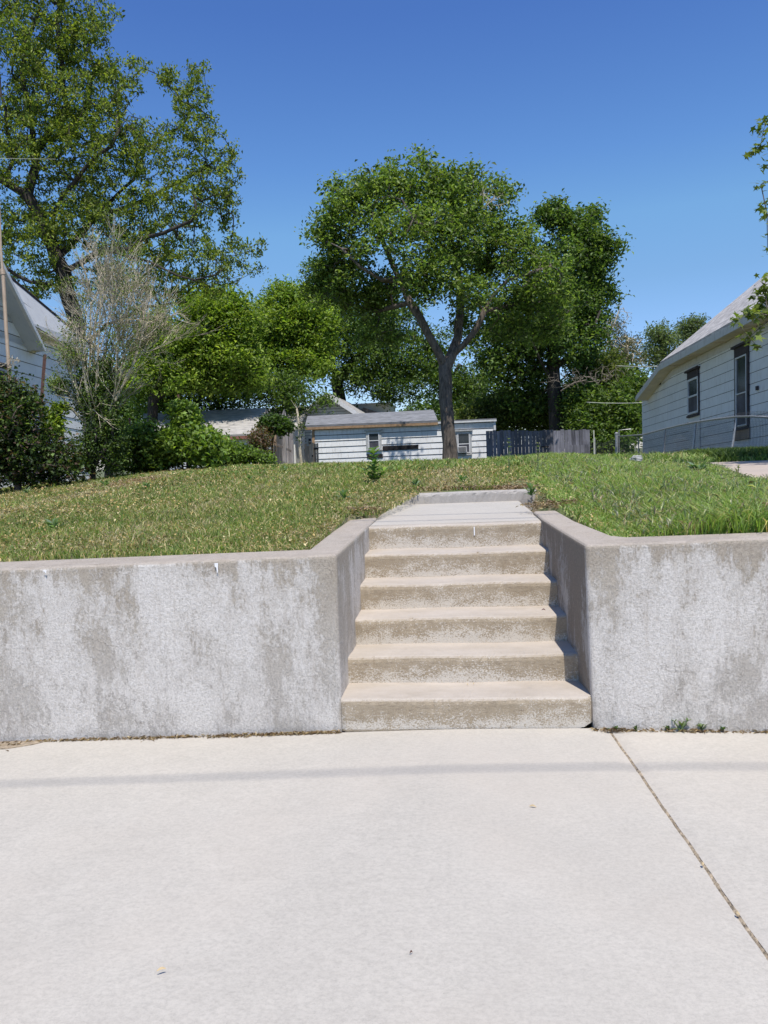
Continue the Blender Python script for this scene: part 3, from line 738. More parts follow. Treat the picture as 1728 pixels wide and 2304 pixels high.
UP = np.array([0, 0, 1.])

# ---- white house on the right
O = at(1447, 1022, 29); U = -nrm(ray(975, 1104)); V = UP; Nn = nrm(np.cross(U, V)); Nn = Nn if Nn[0] < 0 else -Nn
rh = frame_solver(O, U, V, Nn)
house = empty('white_house', O, 'white shingle sided house with grey roof and black trimmed windows behind the chain link fence', 'house')
uE, vE1 = rh(1485, 822, .42); uN, vE2 = rh(1682.7, 706, .42); vE = (vE1 + vE2) / 2
uc, vc = rh(1446.5, 892, 0)            # far corner top at the wall
ub, vb = rh(1489.7, 838, 0)
uL, vL = rh(1431, 893, .42)
LEN = 17.5
def P3(u, v, n): return O + U * u + V * v + Nn * n
slope = math.tan(R_(38)); halfw = 3.9
wallpoly = [(uc, -.75), (LEN, -.75), (LEN, vE + .1), (uE, vE + .1), (uc, vc)]
_, l1 = rh(1447, 929.9); expo = None
_, l2 = rh(1447, 994.5); expo = (l1 - l2) / 4
mb = siding(MB(), O, U, V, Nn, wallpoly, l1 - expo * 12, expo, .02, .009)
mb.slab([P3(u, v, 0) for u, v in wallpoly], -Nn * .2)
# gable end toward the street and rear wall
W2 = -7.8
fr_ = [P3(LEN, -.75, 0), P3(LEN, -.75, W2), P3(LEN, vE + .1, W2), P3(LEN, vE + .1 + slope * halfw, W2 / 2), P3(LEN, vE + .1, 0)]
mb.slab(fr_, -U * .2)
mb.slab([P3(uc, -.75, -.2), P3(uc, -.75, W2), P3(uc, vc, W2), P3(uc, vc, -.2)], U * .2)
mb.slab([P3(uc, -.75, W2), P3(LEN, -.75, W2), P3(LEN, vE, W2), P3(uE, vE, W2), P3(uc, vc, W2)], Nn * .2)
# rear main gable above the lean-to
mb.slab([P3(uE + .3, vE - .2, -.05), P3(uE + .3, vE - .2, W2), P3(uE + .3, vE + slope * 3.6, W2 / 2)], U * .1)
mb.build('wall', M['side_r'], house)
rf = MB()
e = .42
rid = vE + slope * (halfw + e)
rf.slab([P3(uE, vE, e), P3(LEN + .4, vE, e), P3(LEN + .4, rid, -halfw), P3(uE, rid, -halfw)], UP * .07)
rf.slab([P3(uE, vE, W2 - e), P3(uE, rid, -halfw - .01), P3(LEN + .4, rid, -halfw - .01), P3(LEN + .4, vE, W2 - e)], UP * .07)
roof = rf.build('roof', M['sh_r'], house)
lt = MB(); lt.slab([P3(uL, vL, e), P3(uE - .01, vE - .01, e), P3(uE - .01, vE - .01, W2 - e), P3(uL, vL, W2 - e)], UP * .05)
lt.build('lean_to_roof', M['sh_r'], house)
fb = MB()
fb.slab([P3(uE - .02, vE - .19, e + .004), P3(LEN + .4, vE - .19, e + .004), P3(LEN + .4, vE - .004, e + .004), P3(uE - .02, vE - .004, e + .004)], Nn * .022)
fb.slab([P3(uL, vL - .17, e + .004), P3(uE - .03, vE - .19, e + .004), P3(uE - .03, vE - .012, e + .004), P3(uL, vL - .006, e + .004)], Nn * .022)
fb.slab([P3(uc + .05, vc - .20, .006), P3(uE, vE - .38, .006), P3(LEN, vE - .38, .006), P3(LEN, vE - .2, .006), P3(uE, vE - .2, .006), P3(uc + .05, vc - .05, .006)], Nn * .028)
fb.build('fascia', M['fascia'], house)
sf = MB()
sf.slab([P3(uE, vE - .17, .0), P3(LEN + .4, vE - .17, 0), P3(LEN + .4, vE - .17, e), P3(uE, vE - .17, e)], UP * .02)
sf.slab([P3(uL + .02, vL - .15, 0), P3(uE, vE - .172, 0), P3(uE, vE - .172, e), P3(uL + .02, vL - .15, e)], UP * .02)
for uu in np.arange(uE + .8, LEN, 1.9): sf.fbox(P3(uu, vE - .2, .03), U, V, Nn, -.03, .03, 0, .03, 0, .36)
sf.build('soffit', M['soffit'], house)
def win(house, f, pl, pr, sol, Oo, Uu, Vv, Nm, name='window', screen=True, frame='whiteframe', trim='darktrim', trimw=.11, label=None, sill=True, mid=.5, head=.22, fw=.05, cap=True, n0=.03):
    """pl/pr: pixel corners (left-top, right-bottom) of the glazed unit"""
    (ua, va), (ub_, vb_) = sol(*pl), sol(*pr); u0, u1 = min(ua, ub_), max(ua, ub_); v1, v0 = max(va, vb_), min(va, vb_)
    w = MB(); Fb = lambda mb, a, b, c, d, e_, g, mt=None: mb.fbox(Oo, Uu, Vv, Nm, a, b, c, d, e_, g, mt)
    t = trimw
    if trim:
        Fb(w, u0 - t, u0 - .002, v0 - .03, v1 + head, n0, n0 + .035, M[trim]); Fb(w, u1 + .002, u1 + t, v0 - .03, v1 + head, n0, n0 + .035, M[trim]); Fb(w, u0 - .001, u1 + .001, v1 + .002, v1 + head, n0, n0 + .033, M[trim])
        if cap: Fb(w, u0 - t - .06, u1 + t + .06, v1 + head + .001, v1 + head + .06, n0, n0 + .10, M[trim])
    else: Fb(w, u0 - .02, u1 + .02, v0 - .02, v1 + .02, n0 - .02, n0 + .004, M[frame])
    wo = w.build(name, None, house)
    if label: wo['label'] = label
    fr = MB(); vm = v0 + (v1 - v0) * mid
    for a, b, c, d in ((u0, u0 + fw, v0, v1), (u1 - fw, u1, v0, v1), (u0 + fw, u1 - fw, v0, v0 + fw), (u0 + fw, u1 - fw, v1 - fw, v1), (u0 + fw, u1 - fw, vm - fw * .4, vm + fw * .4)): Fb(fr, a, b, c, d, n0 - .004, n0 + .045)
    fr.build('frame', M[frame], wo)
    g = MB(); Fb(g, u0 + fw * .5, u1 - fw * .5, vm, v1 - fw * .5, n0 - .01, n0 + .012); g.build('upper_pane', M['glass'], wo)
    g = MB(); Fb(g, u0 + fw * .5, u1 - fw * .5, v0 + fw * .5, vm, n0 - .01, n0 + .02); g.build('lower_pane', M['screen' if screen else 'glass'], wo)
    if sill: s_ = MB(); Fb(s_, u0 - t, u1 + t, v0 - .09, v0 - .031, n0, n0 + .07); s_.build('sill', M[trim or frame], wo)
    return wo, (u0, u1, v0, v1)
wA, bA = win(house, None, (1551, 856), (1576, 927), rh, O, U, V, Nn, label='small window with black cap and white frame', trimw=.02, head=.22, fw=.06)
wB, bB = win(house, None, (1660, 806), (1686, 956), rh, O, U, V, Nn, label='tall narrow window with black trim', trimw=.085, head=.24, mid=.47, fw=.035)
g = MB(); g.fbox(O, U, V, Nn, bB[0] - .10, bB[1] + .10, bB[2] - .34, bB[2] - .092, .032, .06); g.build('rotten_sill_board', M['tanwood'], wB)
for k in range(9): pass
g = MB(); g.fbox(O, U, V, Nn, bA[0] - .02, bA[1] + .03, bA[2] - 1.1, bA[2] - .10, .0305, .034); g.build('patch_board', M['side_r'], house)
g = MB(); g.fbox(P3(*rh(1488, 855), .01), U, V, Nn, -.10, .10, -.16, .12, 0, .045, M['darktrim']); g.build('vent', None, house); g = MB(); g.fbox(P3(*rh(1480, 864), .02), U, V, Nn, -.12, .12, -.03, .03, 0, .15, M['darktrim']); g.build('vent_hood', None, house)
g = MB(); q = rh(1708, 873); g.fbox(P3(q[0], q[1], .03), U, V, Nn, -.05, .05, -.05, .05, 0, .04); g.build('outlet_box', M['darktrim'], house, bevel=.005)
cb = MB(); cb.fbox(O, U, V, Nn, uc - .025, uc + .02, -.75, vc, -.02, .035); cb.build('corner_board', M['side_r'], house)
fd = MB(); fd.slab([P3(uc, -.95, -.01), P3(LEN, -.95, -.01), P3(LEN, -.05, -.01), P3(uc, -.05, -.01)], -Nn * .2); fd.build('foundation', M['black'], house)

# ---- pale house on the left
O = at(0, 744, 16.9); U = nrm(ray(1087, 1118)); V = UP; Nn = nrm(np.cross(U, V)); Nn = Nn if Nn[0] > 0 else -Nn
lh = frame_solver(O, U, V, Nn)
hl = empty('pale_house', at(0, 1080, 17), 'pale sided house with a steep overhanging gable beside the dark hedge', 'house')
uend = lh(186, 850)[0]; zb_ = -4.0
ev1 = lh(72, 735, 0); ev2 = lh(186, 806, 0)
gb = lh(78, 790, 0); ga = lh(12, 672, 0)
sl = (ga[1] - gb[1]) / (ga[0] - gb[0])
apex = (gb[0] - 2.6, gb[1] - sl * 2.6)
UF = -8.0
expo = (lh(0, 744.4)[1] - lh(0, 772)[1]); l0 = lh(0, 744.4)[1]
wp = [(UF, zb_), (uend, zb_), (uend, ev2[1]), (ev1[0], ev1[1]), (gb[0] + .02, ev1[1] + .3), (apex[0], apex[1] - .02), (apex[0] - 2.6, gb[1]), (UF, gb[1])]
mb = MB(); siding(mb, O, U, V, Nn, [(UF, zb_), (uend, zb_), (uend, ev2[1]), (ev1[0], ev1[1]), (gb[0] - .3, ev1[1] + .1), (UF, ev1[1] + .1)], l0 - expo * 20, expo, .022, .012)
siding(mb, O, U, V, Nn, [(gb[0] - .3, ev1[1] + .1), (gb[0], gb[1]), (apex[0], apex[1]), (apex[0] - 2.6, gb[1]), (apex[0] - 2.3, ev1[1] + .1)], l0 - expo * 20, expo, .0224, .012)
mb.slab([O + U * u + V * v for u, v in [(UF, zb_), (uend, zb_), (uend, ev2[1]), (ev1[0], ev1[1]), (gb[0], ev1[1] + .3), apex, (apex[0] - 2.6, gb[1]), (UF, gb[1])]], -Nn * .2)
Pl = lambda u, v, n: O + U * u + V * v + Nn * n
mb.slab([Pl(uend, zb_, -.2), Pl(uend, zb_, -7), Pl(uend, ev2[1], -7), Pl(uend, ev2[1], -.2)], -U * .2)
mb.slab([Pl(UF, zb_, -.2), Pl(UF, zb_, -7), Pl(UF, gb[1], -7), Pl(UF, gb[1], -.2)], U * .2)
mb.build('wall', M['side_l'], hl)
# cross gable roof with deep boxed overhang
go = lh(8, 600, .45); gn = lh(101, 787, .45)
a_ = np.array(go); b_ = np.array(gn); dd = b_ - a_; ap = a_ - dd / dd[0] * (a_[0] - apex[0])
rg = MB()
dn = -Nn * 4.5
for s_ in (1, -1):
    f2 = lambda p: (apex[0] + s_ * (p[0] - apex[0]), p[1])
    p0, p1 = f2(ap), f2(b_)
    rg.slab([Pl(*p0, .45), Pl(*p1, .45), Pl(*p1, -4.2), Pl(*p0, -4.2)], UP * .05)
rg.build('gable_roof', M['panel'], hl)
sg = MB()
for s_ in (1, -1):
    f2 = lambda p: (apex[0] + s_ * (p[0] - apex[0]), p[1])
    p0, p1 = f2(ap), f2(b_); q0, q1 = f2((apex[0], apex[1] - .04)), f2((gb[0], gb[1] - .04))
    sg.slab([Pl(p0[0], p0[1] - .03, .44), Pl(p1[0], p1[1] - .03, .44), Pl(q1[0], q1[1], .02), Pl(q0[0], q0[1], .02)], UP * .02)
sg.build('soffit', M['soffit'] if False else M['fascia'], hl)
fg = MB()
for s_ in (1, -1):
    f2 = lambda p: (apex[0] + s_ * (p[0] - apex[0]), p[1]); p0, p1 = f2(ap), f2(b_)
    fg.slab([Pl(p0[0], p0[1] - .06, .453), Pl(p1[0], p1[1] - .06, .453), Pl(p1[0], p1[1] + .055, .453), Pl(p0[0], p0[1] + .055, .453)], Nn * .02)
fg.build('fascia', M['whiteframe'], hl)
# rear roof sloping down to the back
d1, d2 = 17.7, 20.2
L1, L2 = at(60, 722, d1 - .3), at(192, 801, d2)
T1, T2 = at(15, 618, d1 + .1), at(203, 775, d2 + .5)
rr = MB(); rr.slab([L1, L2, T2, T1], -Nn * .06); rr.slab([T1, T2, T2 - Nn * 3 - UP * .6, T1 - Nn * 3 - UP * .6], -UP * .06)
rr.build('roof', M['panel'], hl)
g = MB(); mdA, mdB = (L1 + T1) / 2 + Nn * .003, (L2 + T2) / 2 + Nn * .003
g.tube([mdA, mdB], .010, 4); g.tube([T1 + Nn * .02, T2 + Nn * .02], .035, 4); g.build('roof_edge', M['darktrim'], hl)
g = MB(); g.slab([L1 - UP * .14 - Nn * .3, L2 - UP * .14 - Nn * .3, L2 - UP * .05, L1 - UP * .05], UP * .02); g.build('eave_board', M['soffit'], hl)
q = lh(8, 860); w_, _ = win(hl, None, (-30, 822), (14, 905), lh, O, U, V, Nn, label='dark window above the hedge', trimw=.05, head=.05, frame='greyframe')

# ---- long low garage at the back
def plane_y(y): return lambda px, py: ony(px, py, y)
def gp(px, py, y=30.0): return ony(px, py, y)
gar = empty('low_garage', gp(910, 1060), 'long low white sided garage with grey shingle roof behind the big tree', 'garage')
X = np.array([1., 0, 0]); Ny = np.array([0, -1., 0])
O = np.array([0, 30., 0])
f30 = lambda px, py, n=0.: (ony(px, py, 30. - n)[0], ony(px, py, 30. - n)[2])
xl, xr = f30(707, 1000)[0], f30(1114, 1000)[0]
zt = f30(708, 957)[1]; zr = f30(1113, 944)[1]; zm = f30(1000, 947)[1]
poly = [(xl, 0), (xr, 0), (xr, zr), (f30(1000, 0)[0], min(zm, zt)), (xl, zt)]
e1 = f30(800, 1004.0)[1] - f30(800, 1017.3)[1]
mb = siding(MB(), O, X, UP, Ny, poly, f30(800, 1004)[1] - e1 * 10, e1, .032, .026)
mb.slab([O + X * u + UP * v for u, v in poly], np.array([0, .2, 0]))
mb.box((xl, 30.2, 0), (xl + .2, 36, zt)); mb.box((xr - .2, 30.2, 0), (xr, 36, zr)); mb.box((xl, 36, 0), (xr, 36.2, zt))
mb.build('wall', M['side_g'], gar)
yE = 29.8
eL = ony(686, 957, yE); eR = ony(985, 945.5, yE); rL = ony(692, 936, 33.6); rR = ony(975, 922, 33.6)
b = MB(); b.slab([eL, eR, rR, rL], -UP * .09); b.slab([rL, rR, rR + np.array([0, 3.5, -1.0]), rL + np.array([0, 3.5, -1.0])], -UP * .09); b.build('roof', M['sh_g'], gar)
b = MB(); b.slab([eL + [0, -.02, -.20], eR + [0, -.02, -.20], eR + [0, -.02, -.095], eL + [0, -.02, -.095]], (0, .03, 0)); b.build('eave_board', M['browntrim'], gar)
eL2 = ony(980, 947, yE + .08); eR2 = ony(1117, 941, yE + .08)
b = MB(); b.slab([eL2, eR2, eR2 + [0, 5.5, .15], eL2 + [0, 5.5, .15]], -UP * .05); b.build('flat_roof', M['sh_g'], gar)
b = MB(); b.slab([eL2 + [0, -.02, -.13], eR2 + [0, -.02, -.13], eR2 + [0, -.02, -.055], eL2 + [0, -.02, -.055]], (0, .03, 0)); b.build('eave_board', M['whiteframe'], gar)
b = MB(); u0, v0_ = f30(708, 968.5); u1, v1_ = f30(952, 958); b.slab([O + X * u0 + UP * (v0_) + Ny * .040, O + X * u1 + UP * (f30(952, 957)[1]) + Ny * .040, O + X * u1 + UP * (f30(952, 948.5)[1]) + Ny * .040, O + X * u0 + UP * (f30(708, 958.5)[1]) + Ny * .040], (0, -.012, 0)); b.build('frieze_board', M['browntrim'], gar)
b = MB(); u0 = f30(952.5, 957)[0]; u1 = f30(992, 957)[0]; b.slab([O + X * u0 + UP * (f30(952, 956)[1]) + Ny * .040, O + X * u1 + UP * (f30(992, 955)[1]) + Ny * .040, O + X * u1 + UP * (f30(992, 948)[1]) + Ny * .040, O + X * u0 + UP * (f30(952, 949)[1]) + Ny * .040], (0, -.011, 0)); b.build('frieze_board', M['whiteframe'], gar)
b = MB(); b.slab([O + X * a + UP * c + Ny * .042 for a, c in (f30(861, 1013.5), f30(941.5, 1009.5), f30(941.5, 1000.5), f30(861, 1003.5))], (0, -.008, 0)); b.build('exposed_backing', M['black'], gar)
b = MB(); b.slab([O + X * a + UP * c + Ny * .042 for a, c in (f30(826, 1031), f30(862, 1030), f30(861, 1021), f30(826, 1021.5))], (0, -.008, 0)); b.build('exposed_backing', M['black'], gar)
b = MB(); b.slab([O + X * a + UP * c + Ny * .042 for a, c in (f30(703, 1040), f30(709, 1040), f30(708, 960), f30(702.5, 960))], (0, -.03, 0)); b.build('corner_post', M['browntrim'], gar)
b = MB(); b.fbox(O, X, UP, Ny, xr - .04, xr + .05, 0, zr, .01, .07); b.build('corner_board', M['whiteframe'], gar)
win(gar, None, (828, 974), (855, 1009), f30, O, X, UP, Ny, label='small double hung window with grey frame', trim='greyframe', trimw=.09, head=.07, n0=.04, fw=.045)
wG, bG = win(gar, None, (1029, 974), (1058, 1019), f30, O, X, UP, Ny, label='window behind the tree with an air conditioner', trim='greyframe', trimw=.08, head=.06, n0=.04, mid=.45, fw=.04)
ac = MB(); u0, v0_ = f30(1031, 1019); u1, v1_ = f30(1050, 1004)
ac.fbox(O, X, UP, Ny, u0, u1, v0_, v1_, .06, .42); acx = ac.build('air_conditioner', M['greyframe'], wG, bevel=.015)
ac = MB(); ac.fbox(O, X, UP, Ny, u0 + .04, u1 - .04, v0_ + .04, v1_ - .04, .415, .425)
for i in range(6): z_ = v0_ + .06 + (v1_ - v0_ - .12) * i / 5; ac.fbox(O, X, UP, Ny, u0 + .045, u1 - .045, z_ - .006, z_ + .006, .424, .432, M['greyframe'])
ac.mats = [M['black'], M['greyframe']] if None in ac.mats else ac.mats
ac.build('air_conditioner_grille', M['black'], wG)

# ---- white gabled house behind the garage
def f_y(y0): return lambda px, py, n=0.: (ony(px, py, y0 - n)[0], ony(px, py, y0 - n)[2])
yG = 38.0; fG = f_y(yG); O = np.array([0, yG, 0])
gh = empty('gabled_house', ony(730, 1060, yG), 'white clapboard house with a plain pointed gable rising behind the garage roof', 'house')
ax, az_ = fG(738, 890); lx, lz_ = fG(655, 955); rx, rz_ = fG(806, 933)
k1 = (az_ - lz_) / (ax - lx); k2 = (az_ - rz_) / (rx - ax); kk_ = (k1 + k2) / 2
hw = ax - lx
poly = [(ax - hw, 0), (ax + hw, 0), (ax + hw, az_ - kk_ * hw), (ax, az_), (ax - hw, az_ - kk_ * hw)]
mb = siding(MB(), O, X, UP, Ny, poly, 0.05, .155, .02, .02); mb.slab([O + X * u + UP * v for u, v in poly], (0, 8, 0)); mb.build('wall', M['clap'], gh)
rf = MB(); ex = .35
for s_ in (-1, 1):
    p0 = np.array([ax, yG - .45, az_ + .06]); p1 = np.array([ax + s_ * (hw + ex), yG - .45, az_ - kk_ * (hw + ex) + .06])
    rf.slab([p0, p1, p1 + [0, 9, 0], p0 + [0, 9, 0]], UP * .09)
rf.build('roof', M['sh_s'], gh)
rf = MB()
for s_ in (-1, 1):
    p0 = np.array([ax, yG - .453, az_ - .02]); p1 = np.array([ax + s_ * (hw + ex), yG - .453, az_ - kk_ * (hw + ex) - .02])
    rf.slab([p0 - UP * .10, p1 - UP * .10, p1 + UP * .165, p0 + UP * .165], (0, -.03, 0))
rf.build('bargeboard', M['whiteframe'], gh)
win(gh, None, (692, 985), (703, 1003), fG, O, X, UP, Ny, label='small window at the corner of the clapboard wall', trim='whiteframe', trimw=.06, head=.05, cap=False, n0=.02)
# white block with a low dark gable further back
yB = 46.0; fB = f_y(yB); O = np.array([0, yB, 0])
wb = empty('white_outbuilding', ony(845, 1000, yB), 'plain white outbuilding just showing above the garage roof under the dark tree', 'building')
a0, a1 = fB(800, 925), fB(876, 926); tz = fB(876, 908.5)[1]
MB().box((a0[0] - 1.5, yB, 0), (a1[0], yB + 5, tz)).build('wall', M['clap'], wb)
b = MB(); b.box((a0[0] - 1.6, yB - .12, tz + .002), (a1[0] + .08, yB + 5.1, tz + .10)); b.build('roof', M['whiteframe'], wb)
b = MB(); q0, q1, q2 = ony(806, 929, yB - .6), ony(862, 931, yB - .6), ony(818, 917, yB - .6); b.slab([q0, q1, q2], (0, .5, 0)); b.build('lower_gable', M['darkwood'], wb)

# ---- shed with a broad pale shingle roof, left
sh = empty('long_shed', ony(480, 1050, 29), 'long shed with a broad sun-dappled pale shingle roof above the bushes', 'shed')
yS = 29.; eL = ony(318, 993, yS); eR = ony(592, 968, yS); eR[2] = eL[2] = (eL[2] + eR[2]) / 2
tL = ony(322, 927, yS + 4.2); tR = ony(598, 921.5, yS + 4.2); tL[2] = tR[2] = (tL[2] + tR[2]) / 2
b = MB(); b.slab([eL, eR, tR, tL], -UP * .08); b.slab([tL, tR, tR + [0, 4, -1.6], tL + [0, 4, -1.6]], -UP * .08); b.build('roof', M['sh_s'], sh)
mb = MB(); mb.box((eL[0] + .3, yS + .35, 0), (eR[0] - .3, yS + 7.6, eL[2] - .08)); mb.build('wall', M['side_g'], sh)
b = MB(); b.slab([eL + [0, -.01, -.22], eR + [0, -.01, -.22], eR + [0, -.01, -.085], eL + [0, -.01, -.085]], (0, .03, 0)); b.build('eave_board', M['redtrim'], sh)
sh2 = empty('small_shed', ony(640, 1050, 35), 'small shed whose pale shingle roof shows between the pointed fence and the gabled house', 'shed')
eL, eR, tR, tL = ony(590, 968, 34.5), ony(668, 964, 34.5), ony(700, 914, 38.2 - .6), ony(590, 919, 38.2 - .6)
b = MB(); b.slab([eL, eR, tR, tL], -UP * .08); b.build('roof', M['sh_s'], sh2); MB().box((eL[0] + .3, 34.8, 0), (eR[0] - .2, 37.4, min(eL[2], eR[2]) - .05)).build('wall', M['clap'], sh2)

# ================================================================== FENCES
# weathered board fence, right of the garage
y0 = 27.5
fx = lambda px: ony(px, 1000, y0)[0]
bf = empty('board_fence', ony(1210, 1060, y0), 'tall dark weathered board fence running from the garage to the right', 'fence')
x = fx(1094); b = MB(); i = 0
while x < fx(1322):
    w = .135 + rng.random() * .012; px_ = 1094 + (x - fx(1094)) / (fx(1330) - fx(1094)) * 236
    top = ony(px_, 969.5 - (px_ - 1094) * .012 + rng.normal() * .9, y0)[2]
    yo = y0 + rng.normal() * .004; lean = rng.normal() * .003
    b.add([(x, yo, 0), (x + w - .007, yo, 0), (x + w - .007 + lean, yo, top), (x + lean, yo, top), (x, yo + .02, 0), (x + w - .007, yo + .02, 0), (x + w - .007 + lean, yo + .02, top), (x + lean, yo + .02, top)],
          [(0, 1, 2, 3), (5, 4, 7, 6), (1, 5, 6, 2), (4, 0, 3, 7), (3, 2, 6, 7)]); x += w; i += 1
b.build('boards', M['bluewood'], bf)
b = MB(); b.box((fx(1094), y0 + .03, 1.55), (fx(1320), y0 + .07, 1.64)); b.box((fx(1094), y0 + .03, .6), (fx(1320), y0 + .07, .69)); b.build('rails', M['bluewood'], bf)
for px_ in (1100, 1208, 1316): b = MB(); b.box((fx(px_), y0 + .075, -.2), (fx(px_) + .09, y0 + .165, 1.95)); b.build('post', M['bluewood'], bf)
b = MB(); q = ony(1282, 1002, y0 - .35); q1 = ony(1324, 1003, y0 - .35)
for k in range(5): xx_ = q[0] + (q1[0] - q[0]) * k / 5; b.box((xx_, y0 - .35, 0), (xx_ + (q1[0] - q[0]) / 5 - .012, y0 - .33, q[2] + rng.normal() * .008))
tag(b.build('low_board_panel', M['bluewood']), 'low grey board panel standing in front of the end of the dark fence', 'fence panel')
b = MB(); q = ony(1219, 1006, y0 - .03); b.box((q[0] - .02, y0 - .05, q[2]), (q[0] + .28, y0 - .026, q[2] + .03)); b.build('latch', M['black'], bf)
# leaning fence at the left with one tall pointed section
pf = empty('leaning_board_fence', ony(640, 1060, 21), 'leaning grey wooden fence with lit posts and a tall pointed section beside the bushes', 'fence')
A0 = np.array(at(613, 1045, 22.)); A1 = np.array(at(657, 1042, 25.))
def postp(px, pyt, pyb, d, w, mat):
    a, b2 = at(px, pyb, d), at(px + 1, pyt, d); mb = MB(); 
    mb.add([a + [-w / 2, 0, -.8], a + [w / 2, 0, -.8], b2 + [w / 2, 0, 0], b2 + [-w / 2, 0, 0], a + [-w / 2, w, -.8], a + [w / 2, w, -.8], b2 + [w / 2, w, 0], b2 + [-w / 2, w, 0]],
           [(0, 1, 2, 3), (5, 4, 7, 6), (1, 5, 6, 2), (4, 0, 3, 7), (3, 2, 6, 7)]); return mb.build('post', mat, pf)
postp(610.5, 971, 1046, 21.8, .05, M['darkwood']); postp(617, 971, 1045, 21.8, .08, M['tanwood']); postp(638.5, 975, 1040, 22.0, .08, M['greywood']); postp(656.5, 990, 1040, 22.3, .06, M['greywood'])
b = MB()
tops = [(621, 976), (624.5, 975), (628, 977), (631.5, 976), (635, 978), (640, 966), (644, 955), (648, 960), (652, 968), (656, 980)]
for k, (px_, py_) in enumerate(tops):
    d = 23 + k * .25; a = at(px_ - 1.6, 1046, d); c = at(px_ + 1.9, 1046, d + .22); t = at(px_ - 1.6, py_, d); t2 = at(px_ + 1.9, py_ + 2, d + .22)
    a[2] -= .8; c[2] -= .8; b.slab([a, c, t2, t], (0, .03, 0))
b.build('boards', M['darkwood'], pf)
b = MB(); r0, r1 = at(616, 995, 21.95), at(656, 1013, 22.5); b.slab([r0, r1, r1 - UP * .07, r0 - UP * .07], (0, .05, 0)); b.build('rail', M['darkwood'], pf)
b = MB()
for (pa, pb, pt, d) in (((629, 972), (634.5, 972), (639, 920), 24.0), ((634.8, 974), (640.5, 974), (639.6, 920), 24.1), ((641, 976), (647.5, 978), (641, 925), 24.2)):
    b.slab([at(*pa, d) - UP * 1.2, at(*pb, d) - UP * 1.2, at(*pb, d), at(pb[0] - .5, pt[1] + 26, d), at(*pt, d), at(pa[0] + 1.0, pt[1] + 24, d)], (0, .03, 0))
b.slab([at(648, 985, 24.3) - UP, at(658, 990, 24.3) - UP, at(659, 978, 24.3), at(655, 962, 24.3), at(649, 955, 24.3)], (0, .03, 0))
b.build('pointed_boards', M['greywood'], pf)
# broken plank gate by the garage corner
pg = empty('plank_gate', at(700, 1042, 31.), 'broken tan plank gate leaning at the left corner of the garage', 'gate')
b = MB()
for k, (px_, pt) in enumerate(((686, 999), (691, 1003), (696, 998), (701, 996), (706.5, 997), (712, 998))):
    a = at(px_, 1045, 31.5); c = at(px_ + 4.6, 1045, 31.5); t = at(px_ - 1, pt, 31.5); t2 = at(px_ + 3.8, pt + rng.normal(), 31.5); a[2] -= .7; c[2] -= .7
    b.slab([a, c, t2, t], (0, .03, 0))
b.build('planks', M['tanwood'], pg)
b = MB(); a = at(706, 1009, 31.4); b.fbox(a, X, UP, Ny, 0, .20, -.05, .02, 0, .02, M['black']); b.build('missing_board', None, pg); b = MB(); a = at(702, 1025, 31.4); b.fbox(a, X, UP, Ny, 0, .05, -.05, .02, 0, .02, M['black']); b.build('missing_board', None, pg)
b = MB(); a = at(686, 1010, 31.7); c = at(690, 1045, 31.7); b.tube([a, c - UP * .6], .035, 5); b.build('post', M['darkwood'], pg)

# chain link fence
cf = empty('chain_link_fence', at(1387, 1040, 27), 'sagging chain link fence in front of the white house with a bent top rail', 'fence')
toppx = [(1392, 982, 27.0), (1447, 978, 25.0), (1496, 965, 23.1), (1530, 957, 21.6), (1565, 950, 20.2), (1612, 943, 18.8), (1658, 937.5, 17.7), (1690, 937, 17.0), (1727, 938.5, 16.3), (1760, 937, 15.8), (1800, 934, 15.2)]
TP = [at(*t) for t in toppx]
b = MB(); b.tube(TP[:9], .024, 8); b.tube([TP[8] + X * -.02, TP[8] + X * .16], [.03, .03], 8); b.build('top_rail', M['galv'], cf, smooth=True)
def groundpt(p): return np.array([p[0], p[1], float(gz(p[0], p[1])) - .05])
def cpost(top, foot, r, mat, cap=False):
    b = MB(); b.tube([foot, top], r, 8)
    if cap: b.tube([top, top + UP * .02, top + UP * .045, top + UP * .06], [r * 1.2, r * 1.2, r * .8, .003], 8)
    return b.build('post', mat, cf, smooth=False)
p = at(1387, 976, 27.2); cpost(p, groundpt(p), .055, M['galv'], True)
for (tx, ty, bx, by, d) in ((1496.5, 966, 1491, 1020, 23.1), (1566, 950, 1556, 1022, 20.2), (1658.5, 938, 1642, 1024, 17.7)):
    t = at(tx, ty, d); ft = at(bx, by, d); ft[2] = min(ft[2], float(gz(ft[0], ft[1]))) - .1; cpost(t, ft, .028, M['galv'])
